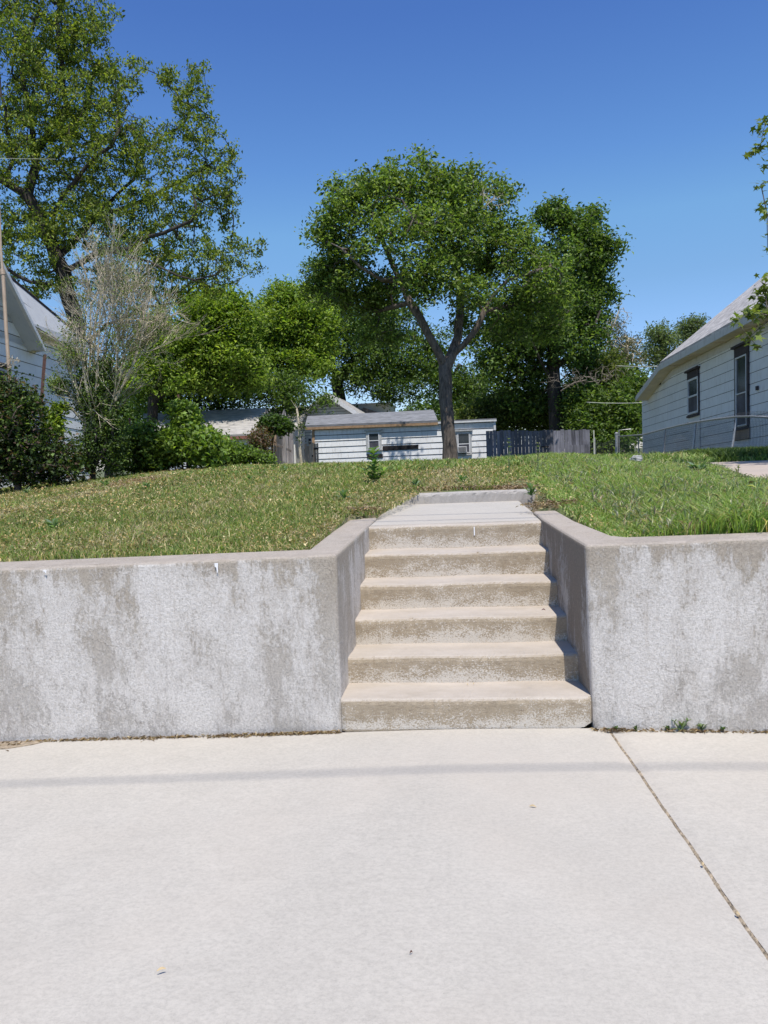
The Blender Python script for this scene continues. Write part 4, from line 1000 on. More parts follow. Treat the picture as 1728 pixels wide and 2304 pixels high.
def meshlink(path, hs, cell=.06, r=.0024, name='wire_mesh', mat=None, bulge=None):
    """diamond mesh hung along path tops (list of points), heights hs"""
    P = [np.array(p) for p in path]; L = [0]
    for a, c in zip(P[:-1], P[1:]): L.append(L[-1] + np.linalg.norm(c - a))
    def ev(s, v):
        s = min(max(s, 0), L[-1] - 1e-6); i = max(0, min(len(P) - 2, int(np.searchsorted(L, s, 'right') - 1))); t = (s - L[i]) / (L[i + 1] - L[i])
        top = P[i] * (1 - t) + P[i + 1] * t; h = hs[i] * (1 - t) + hs[i + 1] * t
        q = top - UP * (h * v); q = q + np.array([-.03 * math.sin(v * 3.1), 0, 0]) * (1 + .5 * math.sin(s * 2.1))
        if bulge: q = bulge(s / L[-1], v, q)
        return q
    mb = MB(); h0 = max(hs); nrow = int(h0 / cell); s = 0; k = 0
    while s < L[-1]:
        pts = [ev(s + (cell * .5 if (j + 0) % 2 else 0), j / nrow) for j in range(nrow + 1)]; mb.tube(pts, r, 3, cap=False)
        pts = [ev(s + (0 if (j + 0) % 2 else cell * .5), j / nrow) for j in range(nrow + 1)]; mb.tube(pts, r, 3, cap=False)
        s += cell; k += 1
    return mb.build(name, mat or M['wire'], cf)
def bul(t, v, q):
    if t > .68: q = q + UP * (.13 * math.sin(min(1, (t - .68) / .3) * math.pi * .6) * (1 - v))
    return q
hs = [float(p[2] - gz(p[0], p[1])) + .03 for p in TP]
meshlink(TP, hs, bulge=bul)
# sagging stretch left of the main post, with a gate frame behind
c2 = empty('chain_link_fence', at(1345, 1030, 27.5), 'slumped vine-tangled chain link fence between the board fence and the steel post', 'fence')
cf_main = cf; cf = c2
S = [at(px_, py_, 27.6) for px_, py_ in ((1322, 999), (1333, 988), (1345, 992), (1356, 997), (1368, 992), (1378, 990), (1386, 986))]
meshlink(S, [float(p[2] - gz(p[0], p[1])) for p in S], cell=.07, r=.004)
p = at(1337.5, 985, 27.6); cpost(p, groundpt(p), .035, M['galv'])
cf = cf_main
gf = empty('steel_gate_frame', at(1392, 1030, 28), 'thin steel tube gate frame standing behind the chain link post', 'gate')
b = MB(); a, c = at(1392.5, 968, 28.3), at(1420, 965.5, 28.3); b.tube([groundpt(a), a, c], .022, 6); b.build('tube_frame', M['galv'], gf)
b = MB(); a, c = at(1436, 985, 28.6), at(1438, 1010, 28.6); b.tube([a, groundpt(c)], .02, 6); b.build('tube_frame', M['galv'], gf)
tag(MB().tube([at(1336, 968, 27.0), groundpt(at(1336, 990, 27.0))], .018, 6).build('garden_stake', M['rope']), 'thin pale stake standing at the end of the board fence', 'stake')

# ================================================================== POLES, LINES
tag(MB().tube([at(101, 798, 15.2), at(93, 905, 15.2), at(90, 960, 15.2) - UP * .9], [.036, .036, .036], 4).build('steel_post', M['rust']), 'rusty brown square post standing up out of the hedge in front of the pale house', 'post')
b = MB(); b.tube([at(-6, 380, 12.4), at(2, 560, 12.4), at(6, 612, 12.4)], [.020] * 3, 8); b.tube([at(5, 606, 12.4), at(7, 618, 12.4)], .038, 8); b.tube([at(7, 616, 12.4), at(14, 740, 12.4), at(24, 880, 12.4), at(28, 1000, 12.4) - UP * .6], [.029] * 4, 8)
tag(b.build('mast_pipe', M['tanpipe'], smooth=False), 'tall jointed tan pipe leaning in front of the pale house gable', 'pipe')
tag(MB().tube([at(401, 888, 14.4), at(404, 935, 14.4), at(408, 990, 14.4), at(409, 1020, 14.4) - UP * .5], .022, 5).build('steel_rod', M['rust']), 'thin rusty rod rising out of the bright green bushes', 'rod')
tag(MB().tube([at(291, 940, 14.6), at(296, 975, 14.6), at(300, 1040, 14.6) - UP * .2], .020, 5).build('steel_rod', M['rust']), 'short rusty rod beside the bare shrub', 'rod')
def line(a, c, sag, r, mat, name, label, n=16, cat='cable'):
    a, c = np.array(a), np.array(c); pts = [a + (c - a) * t - UP * sag * 4 * t * (1 - t) for t in np.linspace(0, 1, n)]
    return tag(MB().tube(pts, r, 6).build(name, mat, smooth=True), label, cat)
line(at(1388, 823, 31), at(1480, 824, 26.5), .02, .016, M['rope'], 'service_line', 'pale line running from the trees to the eave of the white house')
line(at(1320, 905, 31), at(1447, 906, 28.6), .03, .014, M['rope'], 'clothesline', 'pale clothesline stretched low to the corner of the white house')
line(at(-40, 356, 20), at(125, 358, 20), .0, .0035, M['rope'], 'service_line', 'pale line crossing the branches of the big tree near the picture edge')
# overhead utility cables above the sidewalk (their soft shadows fall on slab, steps and landing)
def over(x, y, z, h): s = (h - z) / SUNV[2]; return np.array([x, y, z]) + SUNV * s
def cable_over(pa, pc, h, r, label, sag=0):
    a, c = over(*pa, h), over(*pc, h); d = (c - a) / (c[0] - a[0]); return line(a + d * (-25 - a[0]), a + d * (25 - a[0]), sag, r, M['cable'], 'utility_cable', label, 30)
cable_over((-2.17, -.59, 0), (1.39, -.47, 0), 11., .0105, 'thick black utility cable strung high over the sidewalk')
a, c = onz(840, 1173, .955), onz(1180, 1164, .955); cable_over(tuple(a), tuple(c), 8.2, .011, 'thin black utility cable, the outer of the pair over the landing')
a, c = onz(850, 1161, .955), onz(1180, 1152, .955); cable_over(tuple(a), tuple(c), 8.2, .011, 'thin black utility cable, the inner of the pair over the landing')

# ================================================================== TREES
GA = [(.135, .215, .044), (.195, .285, .060), (.080, .135, .032), (.28, .36, .10), (.16, .21, .085)]
GB = [(.185, .285, .042), (.255, .355, .055), (.115, .185, .032), (.33, .41, .09)]
GD = [(.095, .165, .036), (.150, .230, .054), (.055, .10, .024), (.21, .285, .085)]
def base(px, py, d, z=None): p = at(px, py, d); p[2] = float(gz(p[0], p[1])) - .1 if z is None else z; return p

# central tree
d = 27.2
A_sk = [[base(1014, 1035, d), at(1012, 1000, d), at(1006, 930, d), at(1003, 870, d), at(1001, 828, d)],
        [at(1001, 828, d), at(985, 790, d - .2), at(965, 755, d - .3), at(945, 715, d - .3), at(922, 680, d - .2), at(905, 640, d), at(885, 600, d + .2), at(862, 545, d + .3), at(845, 490, d + .3), at(800, 440, d + .2)],
        [at(1001, 828, d), at(1016, 800, d + .1), at(1030, 760, d + .3), at(1036, 700, d + .5), at(1034, 640, d + .6), at(1022, 590, d + .6), at(1016, 540, d + .5), at(1020, 470, d + .3), at(1015, 400, d)],
        [at(1016, 800, d), at(1045, 775, d - .2), at(1072, 740, d - .4), at(1090, 700, d - .5), at(1110, 665, d - .6), at(1145, 628, d - .8), at(1190, 615, d - 1), at(1240, 600, d - .9)],
        [at(1085, 715, d), at(1120, 695, d + .4), at(1165, 680, d + .8), at(1230, 680, d + 1), at(1280, 700, d + 1)],
        [at(1022, 590, d), at(985, 565, d - .6), at(955, 530, d - 1), at(930, 495, d - 1.3), at(905, 450, d - 1.2)],
        [at(1034, 640, d), at(1075, 610, d + .8), at(1115, 560, d + 1.3), at(1140, 500, d + 1.2)],
        [at(922, 680, d), at(885, 690, d + .6), at(850, 700, d + 1), at(805, 690, d + 1.4)],
        [at(905, 640, d), at(860, 630, d - .8), at(810, 600, d - 1.2), at(770, 560, d - 1)],
        [at(1020, 470, d), at(1060, 440, d + .5), at(1090, 410, d + .8)]]
A_l = [(772, 455, d, 62, 68, 1.6), (845, 430, d, 70, 62, 1.9), (935, 415, d + .5, 75, 62, 1.9), (1030, 425, d, 80, 62, 1.8), (1095, 480, d + .3, 78, 70, 1.7),
       (1150, 560, d, 75, 75, 1.8), (765, 540, d, 55, 75, 1.5), (780, 610, d + .4, 62, 55, 1.5), (880, 520, d - 1.2, 110, 75, 1.6), (1010, 520, d - 1, 110, 80, 1.9),
       (960, 600, d - 1.6, 90, 62, 1.2), (1080, 600, d + 1, 90, 60, 1.6), (1200, 620, d - .4, 90, 62, 1.8), (880, 640, d + 1.2, 80, 50, 1.3), (1090, 660, d - 1.5, 60, 35, .8),
       (820, 690, d + 1.2, 75, 45, 1.2), (1190, 690, d + .8, 100, 55, 1.5), (870, 400, d, 35, 30, 1), (1140, 430, d, 32, 30, .8), (700 + 38, 530, d, 30, 45, .8), (950, 372, d, 35, 22, 1), (1070, 385, d, 40, 25, 1), (975, 655, d - 1.6, 62, 34, .8), (1060, 720, d + 1.4, 60, 40, 1), (845, 740, d + 1.4, 50, 36, 1), (1180, 750, d + 1.5, 70, 35, 1.2), (740, 640, d + .6, 40, 40, 1)]
tree('big_tree', 'large broad green tree with forked furrowed trunk standing in front of the low garage', 'tree', A_sk, bumps([(a, b, c, d1 * .9, e * .88, f_ * .78) for a, b, c, d1, e, f_ in A_l], 34, 22, 38), 1650, 32, .19, .145, GA, [3, 3, 3, 1.4, 1], M['barkA'], .245,
     step=.45, tip=.009, gap=.5, up=.2, droop=.5, seed=1.3, flare=1.75)
# dead twigs in its crown
tw = grow([[at(1085, 470, d - 1.3), at(1105, 450, d - 1.6)]] , lobe_points([(1110, 445, d - 1.9, 38, 38, .5)], 70, .6, 0, 0), .25, .006, .02, .1, .04)
tubes(*tw, MB()).build('dead_twigs', M['barkT'], bpy.data.objects['big_tree'])

# tree behind, right
d = 37.
C_sk = [[base(1252, 1000, d), at(1250, 930, d), at(1246, 870, d), at(1244, 800, d), at(1250, 720, d), at(1262, 640, d), at(1285, 560, d), at(1300, 500, d)],
        [at(1246, 860, d), at(1215, 810, d - 1), at(1185, 750, d - 1.4)], [at(1246, 850, d), at(1290, 790, d - 1), at(1335, 740, d - 1.5), at(1350, 700, d - 1.5)], [at(1250, 720, d), at(1310, 660, d), at(1350, 600, d)]]
C_l = [(1262, 505, d, 36, 32, 1.2), (1258, 484, d, 26, 20, .8), (1320, 520, d, 55, 34, 1.8), (1290, 580, d, 90, 60, 2.4), (1340, 590, d, 46, 60, 1.7), (1300, 680, d, 85, 75, 2.5), (1352, 655, d, 34, 45, 1.3),
       (1210, 720, d + 1, 90, 90, 2.5), (1270, 760, d - .6, 90, 60, 2.2), (1330, 720, d, 40, 50, 1.4), (1170, 820, d + 1, 80, 75, 2), (1110, 760, d + 2, 70, 80, 2), (1195, 890, d + 1.5, 70, 60, 1.6)]
tree('background_tree', 'dark green tree with black trunk behind the board fence', 'tree', C_sk, bumps(C_l, 22, 20, 32), 1000, 46, .25, .19, GD, [3, 2.6, 3, .8], M['barkD'], .34, step=.6, tip=.012, gap=.22, up=.15, droop=.8, seed=4.1)
tw = grow([[at(1262, 880, d - 2), at(1290, 862, d - 2.4), at(1320, 855, d - 2.6)]], lobe_points([(1310, 850, d - 2.6, 90, 26, .8), (1370, 840, d - 2.4, 50, 30, .8), (1240, 860, d - 2.3, 35, 26, .5)], 260, .6, 0, 0), .4, .007, .03, .1, .07)
tubes(*tw, MB()).build('bare_branches', mat_bark('grey_dead_bark', (.14, .115, .09), (.32, .27, .21), 14), bpy.data.objects['background_tree'])
# tree behind, left of centre
d = 50.
B_sk = [[base(772, 1000, d), at(765, 900, d), at(758, 860, d), at(748, 820, d), at(752, 770, d), at(775, 720, d)], [at(758, 860, d), at(790, 820, d), at(830, 780, d), at(880, 750, d)], [at(752, 800, d), at(735, 760, d), at(730, 700, d)]]
B_l = [(728, 622, d, 36, 40, 1.8), (712, 690, d, 34, 50, 1.8), (712, 790, d, 46, 44, 1.8), (760, 660, d, 48, 45, 2), (735, 650, d, 28, 32, 1.2), (790, 730, d, 85, 70, 2.4), (850, 790, d - .5, 95, 70, 2.4), (820, 850, d - .8, 80, 45, 1.8), (900, 850, d, 75, 55, 1.8), (950, 800, d + 1, 80, 70, 2), (880, 700, d + 1, 70, 50, 1.8), (1010, 860, d + 3, 70, 50, 1.8), (860, 893, d - .5, 60, 16, 1), (1080, 880, d + 3, 70, 70, 2)]
tree('background_tree', 'dark spreading tree with leaning trunk hanging over the gabled house', 'tree', B_sk, bumps(B_l, 10, 20, 30), 1100, 42, .30, .20, GD, [3, 2.8, 3, 1], M['barkD'], .40, step=.7, tip=.012, gap=.2, up=.1, droop=1., seed=8.)
# bright trees left of centre
d = 45.
tree('background_tree', 'bright green rounded tree with domed top rising behind the shed roof', 'tree',
     [[base(655, 1000, d), at(652, 900, d), at(648, 820, d), at(645, 740, d)], [at(650, 860, d), at(690, 800, d), at(715, 750, d)]],
     [(640, 665, d, 38, 30, 1.5), (690, 690, d, 50, 40, 1.8), (630, 720, d, 70, 60, 2), (700, 760, d, 60, 55, 2), (590, 760, d + 1, 60, 70, 2), (650, 806, d, 85, 42, 2), (700, 818, d - 1, 50, 30, 1.4), (610, 860, d + .5, 80, 20, 1.6), (738, 720, d, 26, 40, 1.2)],
     900, 46, .30, .20, GB, [3, 3, 2.6, 1.2], M['barkD'], .22, step=.6, tip=.011, gap=.25, up=.2, droop=.4, seed=12.)
d = 36.5
tree('background_tree', 'low limbed bright green tree behind the bare shrub and the shed', 'tree',
     [[base(330, 1000, d), at(345, 900, d), at(360, 820, d), at(380, 740, d)], [at(345, 880, d), at(420, 850, d), at(500, 830, d)], [at(360, 800, d), at(440, 760, d), at(520, 720, d)]],
     [(470, 690, d, 80, 50, 2), (530, 720, d, 66, 55, 2), (430, 770, d, 90, 65, 2.2), (520, 806, d, 80, 56, 2.2), (400, 846, d - .5, 80, 44, 1.8), (500, 862, d, 90, 28, 1.8), (560, 850, d, 50, 30, 1.5), (350, 780, d + 1, 60, 90, 2), (310, 858, d + 1, 60, 50, 1.6)],
     950, 44, .28, .18, GB, [2.6, 3, 2.8, 1.2], M['barkD'], .24, step=.6, tip=.011, gap=.32, up=.15, droop=.5, seed=15.)
# big sparse tree, left
d = 26.5
F_sk = [[base(185, 1000, d), at(180, 800, d), at(168, 710, d), at(156, 675, d), at(143, 612, d), at(127, 582, d), at(105, 527, d), at(90, 485, d), at(62, 440, d - .3), at(20, 415, d - .5), at(-40, 380, d - .7), at(-90, 300, d - .8)],
        [at(70, 450, d), at(72, 400, d + .2), at(85, 345, d + .5), at(102, 318, d + .6), at(150, 300, d + .8), at(190, 250, d + .9), at(210, 170, d + 1), at(200, 90, d + 1)],
        [at(85, 345, d), at(72, 290, d), at(68, 240, d - .2), at(50, 180, d - .3), at(60, 90, d - .3), at(90, 20, d - .2)],
        [at(20, 415, d), at(25, 330, d - .5), at(12, 240, d - .8), at(-10, 150, d - .8)],
        [at(143, 612, d), at(185, 590, d - .6), at(235, 562, d - 1), at(292, 560, d - 1.2), at(325, 535, d - 1.3), at(400, 510, d - 1.4), at(460, 480, d - 1.4)],
        [at(292, 560, d), at(340, 590, d - 1.6), at(400, 620, d - 1.8), at(480, 640, d - 1.8), at(540, 620, d - 1.6)],
        [at(127, 582, d), at(170, 540, d + .6), at(230, 470, d + 1), at(300, 405, d + 1.2), at(325, 340, d + 1.2), at(372, 303, d + 1.2), at(405, 287, d + 1.1), at(440, 240, d + 1), at(465, 200, d + 1)],
        [at(230, 470, d), at(300, 460, d + 1), at(380, 420, d + 1), at(460, 380, d + .9), at(500, 350, d + .8)],
        [at(156, 675, d), at(120, 640, d - .7), at(70, 635, d - 1), at(10, 600, d - 1.2), at(-40, 560, d - 1.2)],
        [at(180, 800, d), at(240, 730, d + .5), at(330, 690, d + .9), at(420, 680, d + 1)],
        [at(128, 320, d), at(150, 240, d), at(140, 150, d), at(130, 60, d)],
        [at(105, 527, d), at(140, 440, d - .8), at(190, 380, d - 1.2), at(250, 330, d - 1.4), at(290, 260, d - 1.4)]]
F_l = [(60, 80, d, 130, 110, 2.6), (170, 60, d, 80, 70, 2), (215, 50, d, 45, 60, 1.2), (150, 200, d, 150, 110, 2.8), (270, 180, d, 60, 60, 1.5), (40, 320, d, 150, 120, 2.8), (220, 330, d, 120, 100, 2.6), (330, 330, d, 80, 80, 2),
       (420, 210, d, 52, 70, 1.2), (455, 170, d, 26, 32, .7), (385, 175, d, 22, 30, .7), (440, 320, d, 62, 85, 1.6), (475, 400, d, 66, 70, 1.6), (380, 450, d, 110, 80, 2.4), (520, 345, d, 20, 30, .6), (505, 450, d, 36, 50, 1), (200, 480, d, 150, 90, 2.8), (50, 530, d, 130, 90, 2.4),
       (330, 570, d, 140, 70, 2.4), (470, 560, d, 80, 60, 1.8), (550, 560, d, 42, 34, 1), (590, 545, d, 16, 18, .4), (560, 600, d, 36, 22, .8), (430, 640, d, 110, 40, 1.8), (70, 640, d, 100, 50, 1.6), (250, 640, d, 110, 50, 1.8), (-150, 250, d, 130, 200, 3), (60, -100, d, 180, 120, 2.6), (-120, 500, d, 110, 110, 2.4)]
tree('tall_tree', 'tall airy tree with dark twisting limbs and open leaf tufts above the pale house', 'tree', F_sk, bumps(F_l, 16, 18, 30), 4000, 26, .11, .110, [(.16, .225, .038), (.23, .29, .05), (.09, .14, .03), (.30, .34, .075)], [3, 2.6, 2.4, 1.4], M['barkD'], .27,
     step=.42, tip=.0085, gap=.34, shell=.4, up=.3, droop=1.2, lup=.35, seed=20., flare=1.4)
# far trees right
d = 52.
tree('far_tree', 'small rounded grey-green tree beyond the rear eave of the white house', 'tree', [[base(1487, 1000, d), at(1487, 860, d), at(1492, 800, d), at(1485, 760, d)], [at(1490, 830, d), at(1462, 780, d)], [at(1488, 820, d), at(1520, 780, d)]],
     [(1480, 745, d, 34, 22, 1.6), (1505, 765, d, 34, 26, 1.6), (1470, 790, d, 34, 26, 1.6), (1500, 815, d, 50, 30, 1.8)], 300, 28, .22, .15, [(.14, .19, .08), (.19, .24, .11), (.09, .13, .05)], [2, 2, 1.5], M['barkD'], .2, step=.8, tip=.015, gap=.4, seed=30.)
tree('far_tree', 'small tree top peeping over the grey roof slope of the white house', 'tree', [[base(1570, 1000, d + 3), at(1560, 860, d + 3), at(1555, 760, d + 3)]],
     [(1560, 728, d + 3, 32, 20, 1.5), (1545, 750, d + 3, 30, 22, 1.5), (1570, 775, d + 3, 40, 30, 1.6)], 230, 28, .22, .15, [(.13, .18, .08), (.17, .22, .1), (.09, .12, .05)], [2, 2, 1.5], M['barkD'], .2, step=.8, tip=.015, gap=.4, seed=31.)
d = 46.
tree('far_tree', 'greyish half-bare tree with sparse leaves left of the white house', 'tree', [[base(1395, 1000, d), at(1400, 880, d), at(1410, 800, d), at(1412, 760, d)], [at(1405, 860, d), at(1380, 790, d), at(1360, 730, d)]],
     [(1412, 775, d, 36, 24, 1.6), (1380, 740, d, 30, 36, 1.4), (1420, 810, d, 40, 30, 1.8), (1375, 800, d, 40, 40, 1.6)], 520, 9, .22, .13, [(.15, .15, .10), (.10, .12, .06), (.2, .18, .15)], [2, 2, 1], M['barkT'], .2, step=.6, tip=.014, gap=.3, seed=33.)
tw = grow([[at(1360, 790, d - 1), at(1378, 740, d - 1), at(1392, 700, d - 1)]], lobe_points([(1398, 690, d - 1, 16, 26, .5), (1415, 710, d - 1, 22, 20, .4)], 26, .6, 0, 0), .5, .010, .035, .3, .05)
tubes(*tw, MB()).build('bare_branches', M['barkT'], bpy.data.objects['far_tree.002'])
# understorey right of centre
def bush(name, label, px, py, d, lobes, ncl, nl, sp, ls, cols, wts, bark=None, rt=.05, tip=.006, gap=.25, seed=0., group=None, stems=5, up=.3, droop=.5, lv=.25, aspect=.5, spreadx=20, shell=.5, cat='bush', step=.35):
    skl = [[base(px, py, d), at(px, py - 18, d)]]
    for i in range(stems): skl.append([at(px, py - 2, d), at(px + rng.uniform(-1, 1) * spreadx, py - 40 - rng.random() * 30, d + rng.uniform(-.4, .4))])
    return tree(name, label, cat, skl, lobes, ncl, nl, sp, ls, cols, wts, bark or M['barkD'], rt, group, step=step, tip=tip, gap=gap, seed=seed, flare=1, trunkname='stems', up=up, droop=droop, lv=lv, aspect=aspect, shell=shell)
bush('thicket_shrub', 'bright green leafy thicket at the right end of the board fence', 1370, 1010, 36, [(1330, 960, 36, 60, 60, 1.5), (1400, 930, 36, 55, 70, 1.5), (1380, 990, 35, 60, 40, 1.2), (1430, 880, 37, 40, 50, 1.4), (1300, 900, 37, 50, 50, 1.4)], 620, 46, .24, .17, GD + [(.16, .23, .05)], [3, 2.5, 2.5, .8, 1.6], gap=.3, seed=40.)
bush('thicket_shrub', 'olive green brush growing high behind the middle of the board fence', 1160, 1010, 40, [(1130, 930, 40, 80, 50, 1.5), (1230, 940, 40, 80, 50, 1.5), (1060, 950, 40, 60, 40, 1.5), (1330, 830, 41, 60, 60, 1.6), (1380, 860, 41, 50, 70, 1.6)], 640, 44, .26, .17, [(.11, .155, .035), (.16, .20, .05), (.07, .10, .028), (.22, .25, .08)], [3, 3, 2, 1], gap=.15, seed=43.)
bush('thicket_shrub', 'dark brush closing the gap behind the bright tree and the shed', 480, 1000, 40, [(380, 900, 40, 90, 70, 1.5), (520, 880, 40, 100, 60, 1.5), (660, 890, 41, 80, 50, 1.5), (450, 800, 41, 100, 60, 1.6)], 480, 44, .3, .17, GD, [3, 3, 2, 1], gap=.15, seed=46.)
# a far row of trees closing the horizon either side
for i, (px, py, w, h, dd) in enumerate(((-250, 880, 260, 160, 60), (240, 900, 170, 140, 62), (1050, 930, 140, 80, 66), (1330, 925, 120, 90, 64), (1620, 900, 160, 90, 66), (1980, 880, 220, 120, 60))):
    lab = ('broad distant tree mass outside the left edge behind the pale house', 'distant dark tree seen through gaps behind the pale house', 'distant tree closing the gap under the big tree crown', 'distant tree low behind the thicket', 'distant tree hidden by the white house', 'distant tree beyond the right edge')[i]
    tree('distant_tree', lab, 'tree', [[base(px, 1010, dd), at(px, py, dd)]], [(px, py, dd, w, h, 3), (px - w * .3, py + h * .3, dd, w * .8, h * .7, 3), (px + w * .35, py + h * .3, dd, w * .7, h * .7, 3)], 420, 34, .5, .30, GD, [3, 3, 2, 1], M['barkD'], .3, step=1.2, tip=.03, gap=.15, seed=50. + i)

# ================================================================== SHRUBS AND HEDGE, LEFT
# dark hedge
d = 12.2
bush('hedge', 'tall dark overgrown hedge at the left edge in front of the pale house', 40, 1105, d,
     [(-60, 960, d, 120, 110, .8), (30, 948, d, 78, 66, .7), (60, 1025, d, 95, 70, .7), (122, 1028, d + .2, 54, 62, .6), (-40, 1040, d, 110, 60, .7), (20, 870, d, 36, 34, .4), (150, 1050, d, 50, 45, .5), (75, 905, d, 40, 30, .4)],
     1050, 28, .08, .062, [(.05, .09, .026), (.085, .135, .038), (.03, .05, .018), (.15, .22, .07), (.15, .10, .075)], [3, 2.6, 3, .9, 1.5], mat_bark('hedge_stem', (.09, .065, .055), (.24, .18, .15), 14), .06, .0055, .4, 60., stems=12, spreadx=90, aspect=.62, step=.25)
bush('small_shrub', 'small bright green sprig standing out of the hedge before the pale wall', 128, 1060, d + .4, [(128, 918, d + .4, 20, 10, .2), (140, 912, d + .4, 10, 7, .15), (125, 955, d + .4, 22, 26, .3)], 60, 26, .06, .07, GB, [2, 3, 1, 2], rt=.03, gap=0, seed=61., stems=2, spreadx=8)
# dead vine knot on the pipe
o = empty('dead_vine', at(28, 812, 12.3), 'knot of dead brown vine clinging to the tan pipe', 'vine')
tw = grow([[at(24, 860, 12.35), at(26, 825, 12.33), at(30, 812, 12.3)]], lobe_points([(28, 812, 12.3, 20, 16, .15), (6, 822, 12.3, 14, 8, .1)], 90, .5, 0, 0), .08, .003, .008, .1, .02)
tubes(*tw, MB()).build('stems', M['barkT'], o)
# bare twiggy shrub
d = 12.9
tsk = [[base(202, 1085, d), at(202, 1062, d)]]
for (mx, my, ex, ey) in ((190, 930, 150, 820), (196, 900, 190, 720), (205, 900, 220, 660), (212, 920, 262, 640), (220, 930, 300, 690), (225, 960, 330, 740), (190, 950, 130, 880), (200, 880, 200, 640), (230, 960, 350, 700), (215, 900, 240, 600), (222, 940, 280, 760), (206, 930, 175, 760)):
    dz = rng.uniform(-.5, .5)
    tsk.append([at(202 + rng.uniform(-8, 8), 1062, d), at(mx, my, d + dz * .5), at((mx + ex) / 2 + rng.uniform(-6, 6), (my + ey) / 2, d + dz), at(ex, ey, d + dz)])
T_l = [(255, 660, d, 62, 58, .5), (215, 700, d, 55, 80, .5), (300, 690, d, 60, 60, .5), (350, 715, d, 62, 46, .45), (290, 780, d, 80, 60, .5), (380, 730, d, 40, 28, .3), (200, 800, d, 60, 90, .5), (240, 610, d, 36, 24, .3), (160, 790, d, 45, 50, .4), (130, 850, d, 22, 60, .3), (330, 800, d, 50, 36, .4), (150, 740, d, 30, 40, .3), (105, 700, d, 12, 26, .2)]
bs = empty('bare_shrub', base(202, 1085, d), 'tall mostly bare pale twiggy shrub fanning out beside the pale house', 'shrub')
def fan(mb, p, dr, L, r, depth, out, bend=.12):
    pts = [p]; q = np.array(p); dcur = nrm(dr); n = 5
    for i in range(n):
        dcur = nrm(dcur + rng.normal(size=3) * bend * .55 + UP * .035); q = q + dcur * L / n; pts.append(q)
    mb.tube(pts, [r * (1 - .42 * i / n) for i in range(n + 1)], 4 if r > .006 else 3, cap=False)
    if depth == 0: out.append(q); return
    for k in range(rng.integers(4, 7)):
        i = int(rng.integers(2, n + 1)); t_ = nrm(dcur + rng.normal(size=3) * .42 + UP * .05)
        fan(mb, pts[i], t_, L * rng.uniform(.5, .78), r * .60, depth - 1, out, bend); 
        if rng.random() < .5: out.append(pts[i])
mb = MB(); ends = []
for pl in tsk[1:]:
    fan_r = .022 * rng.uniform(.75, 1.2); P0 = pl[0]; mb.tube(pl[:3], [fan_r * 1.25, fan_r, fan_r * .8], 6, cap=False)
    dr = nrm(pl[3] - pl[2]); fan(mb, pl[2], dr, np.linalg.norm(pl[3] - pl[2]) * .8, fan_r * .75, 3, ends)
    fan(mb, pl[1], nrm(pl[2] - pl[1] + rng.normal(size=3) * .25), .7, fan_r * .5, 2, ends)
for (x0, y0, x1, y1) in ((215, 880, 330, 690), (225, 860, 370, 720), (230, 900, 400, 760), (225, 830, 300, 650), (215, 820, 280, 600), (205, 800, 225, 610), (240, 850, 350, 680), (225, 900, 420, 700), (190, 850, 130, 760)):
    a = at(x0, y0, d + rng.uniform(-.3, .3)); c = at(x1, y1, d + rng.uniform(-.5, .5)); fan(mb, a, nrm(c - a), np.linalg.norm(c - a) * .62, .013, 3, ends)
mb.build('stems', M['barkT'], bs)
ends = np.array(ends); keep = rng.random(len(ends)) < np.clip(.85 - (ends[:, 2] - 2.0) * .42, .12, 1)
C = np.repeat(ends[keep], 10, 0); C = C + rng.normal(size=C.shape) * .055
leaves('leaves', C, .036, tints(len(C), [(.16, .23, .06), (.22, .29, .10), (.11, .17, .05)], [2, 2, 2]), bs, .4, .5, .6)
# ivy and undergrowth around its foot
bush('ivy_clump', 'dark ivy and undergrowth wrapped round the foot of the bare shrub', 208, 1075, d - .1, [(205, 1010, d - .1, 46, 60, .35), (225, 930, d, 46, 70, .35), (255, 1000, d + .1, 36, 70, .35), (190, 880, d, 30, 60, .3), (240, 850, d, 36, 50, .3)], 640, 26, .07, .045,
     [(.09, .15, .04), (.13, .20, .055), (.055, .09, .028), (.20, .28, .09)], [3, 3, 3, 1], rt=.05, tip=.004, gap=.2, seed=72., stems=8, spreadx=30, cat='ivy', step=.2)
# bright shrubs between
dm = 14.2
bush('green_shrub', 'bright green rounded shrub left of the rusty rod', 320, 1060, dm, [(300, 995, dm, 50, 38, .6), (345, 1006, dm, 50, 36, .6), (290, 1030, dm, 50, 32, .5), (350, 1035, dm, 50, 24, .5), (330, 966, dm, 20, 16, .3)], 560, 30, .085, .07, [(.15, .24, .05), (.21, .31, .06), (.10, .16, .035), (.08, .12, .035)], [3, 2.4, 2.4, 1.5], rt=.05, gap=.3, seed=80., stems=7, spreadx=50, aspect=.6, step=.25)
bush('green_shrub', 'tallest bright leafy shrub in the middle, its top against the shed roof', 425, 1058, dm - .3, [(420, 955, dm - .3, 26, 40, .35), (450, 1000, dm - .4, 40, 30, .5), (400, 1000, dm - .3, 40, 46, .5), (455, 1020, dm - .4, 46, 28, .5), (410, 925, dm - .3, 22, 22, .25), (475, 985, dm - .3, 18, 14, .3)], 520, 30, .085, .080, [(.17, .27, .05), (.25, .36, .07), (.11, .17, .035), (.32, .42, .12)], [3, 3, 2, 1.2], rt=.05, gap=.3, seed=82., stems=7, spreadx=40, aspect=.6, step=.25)
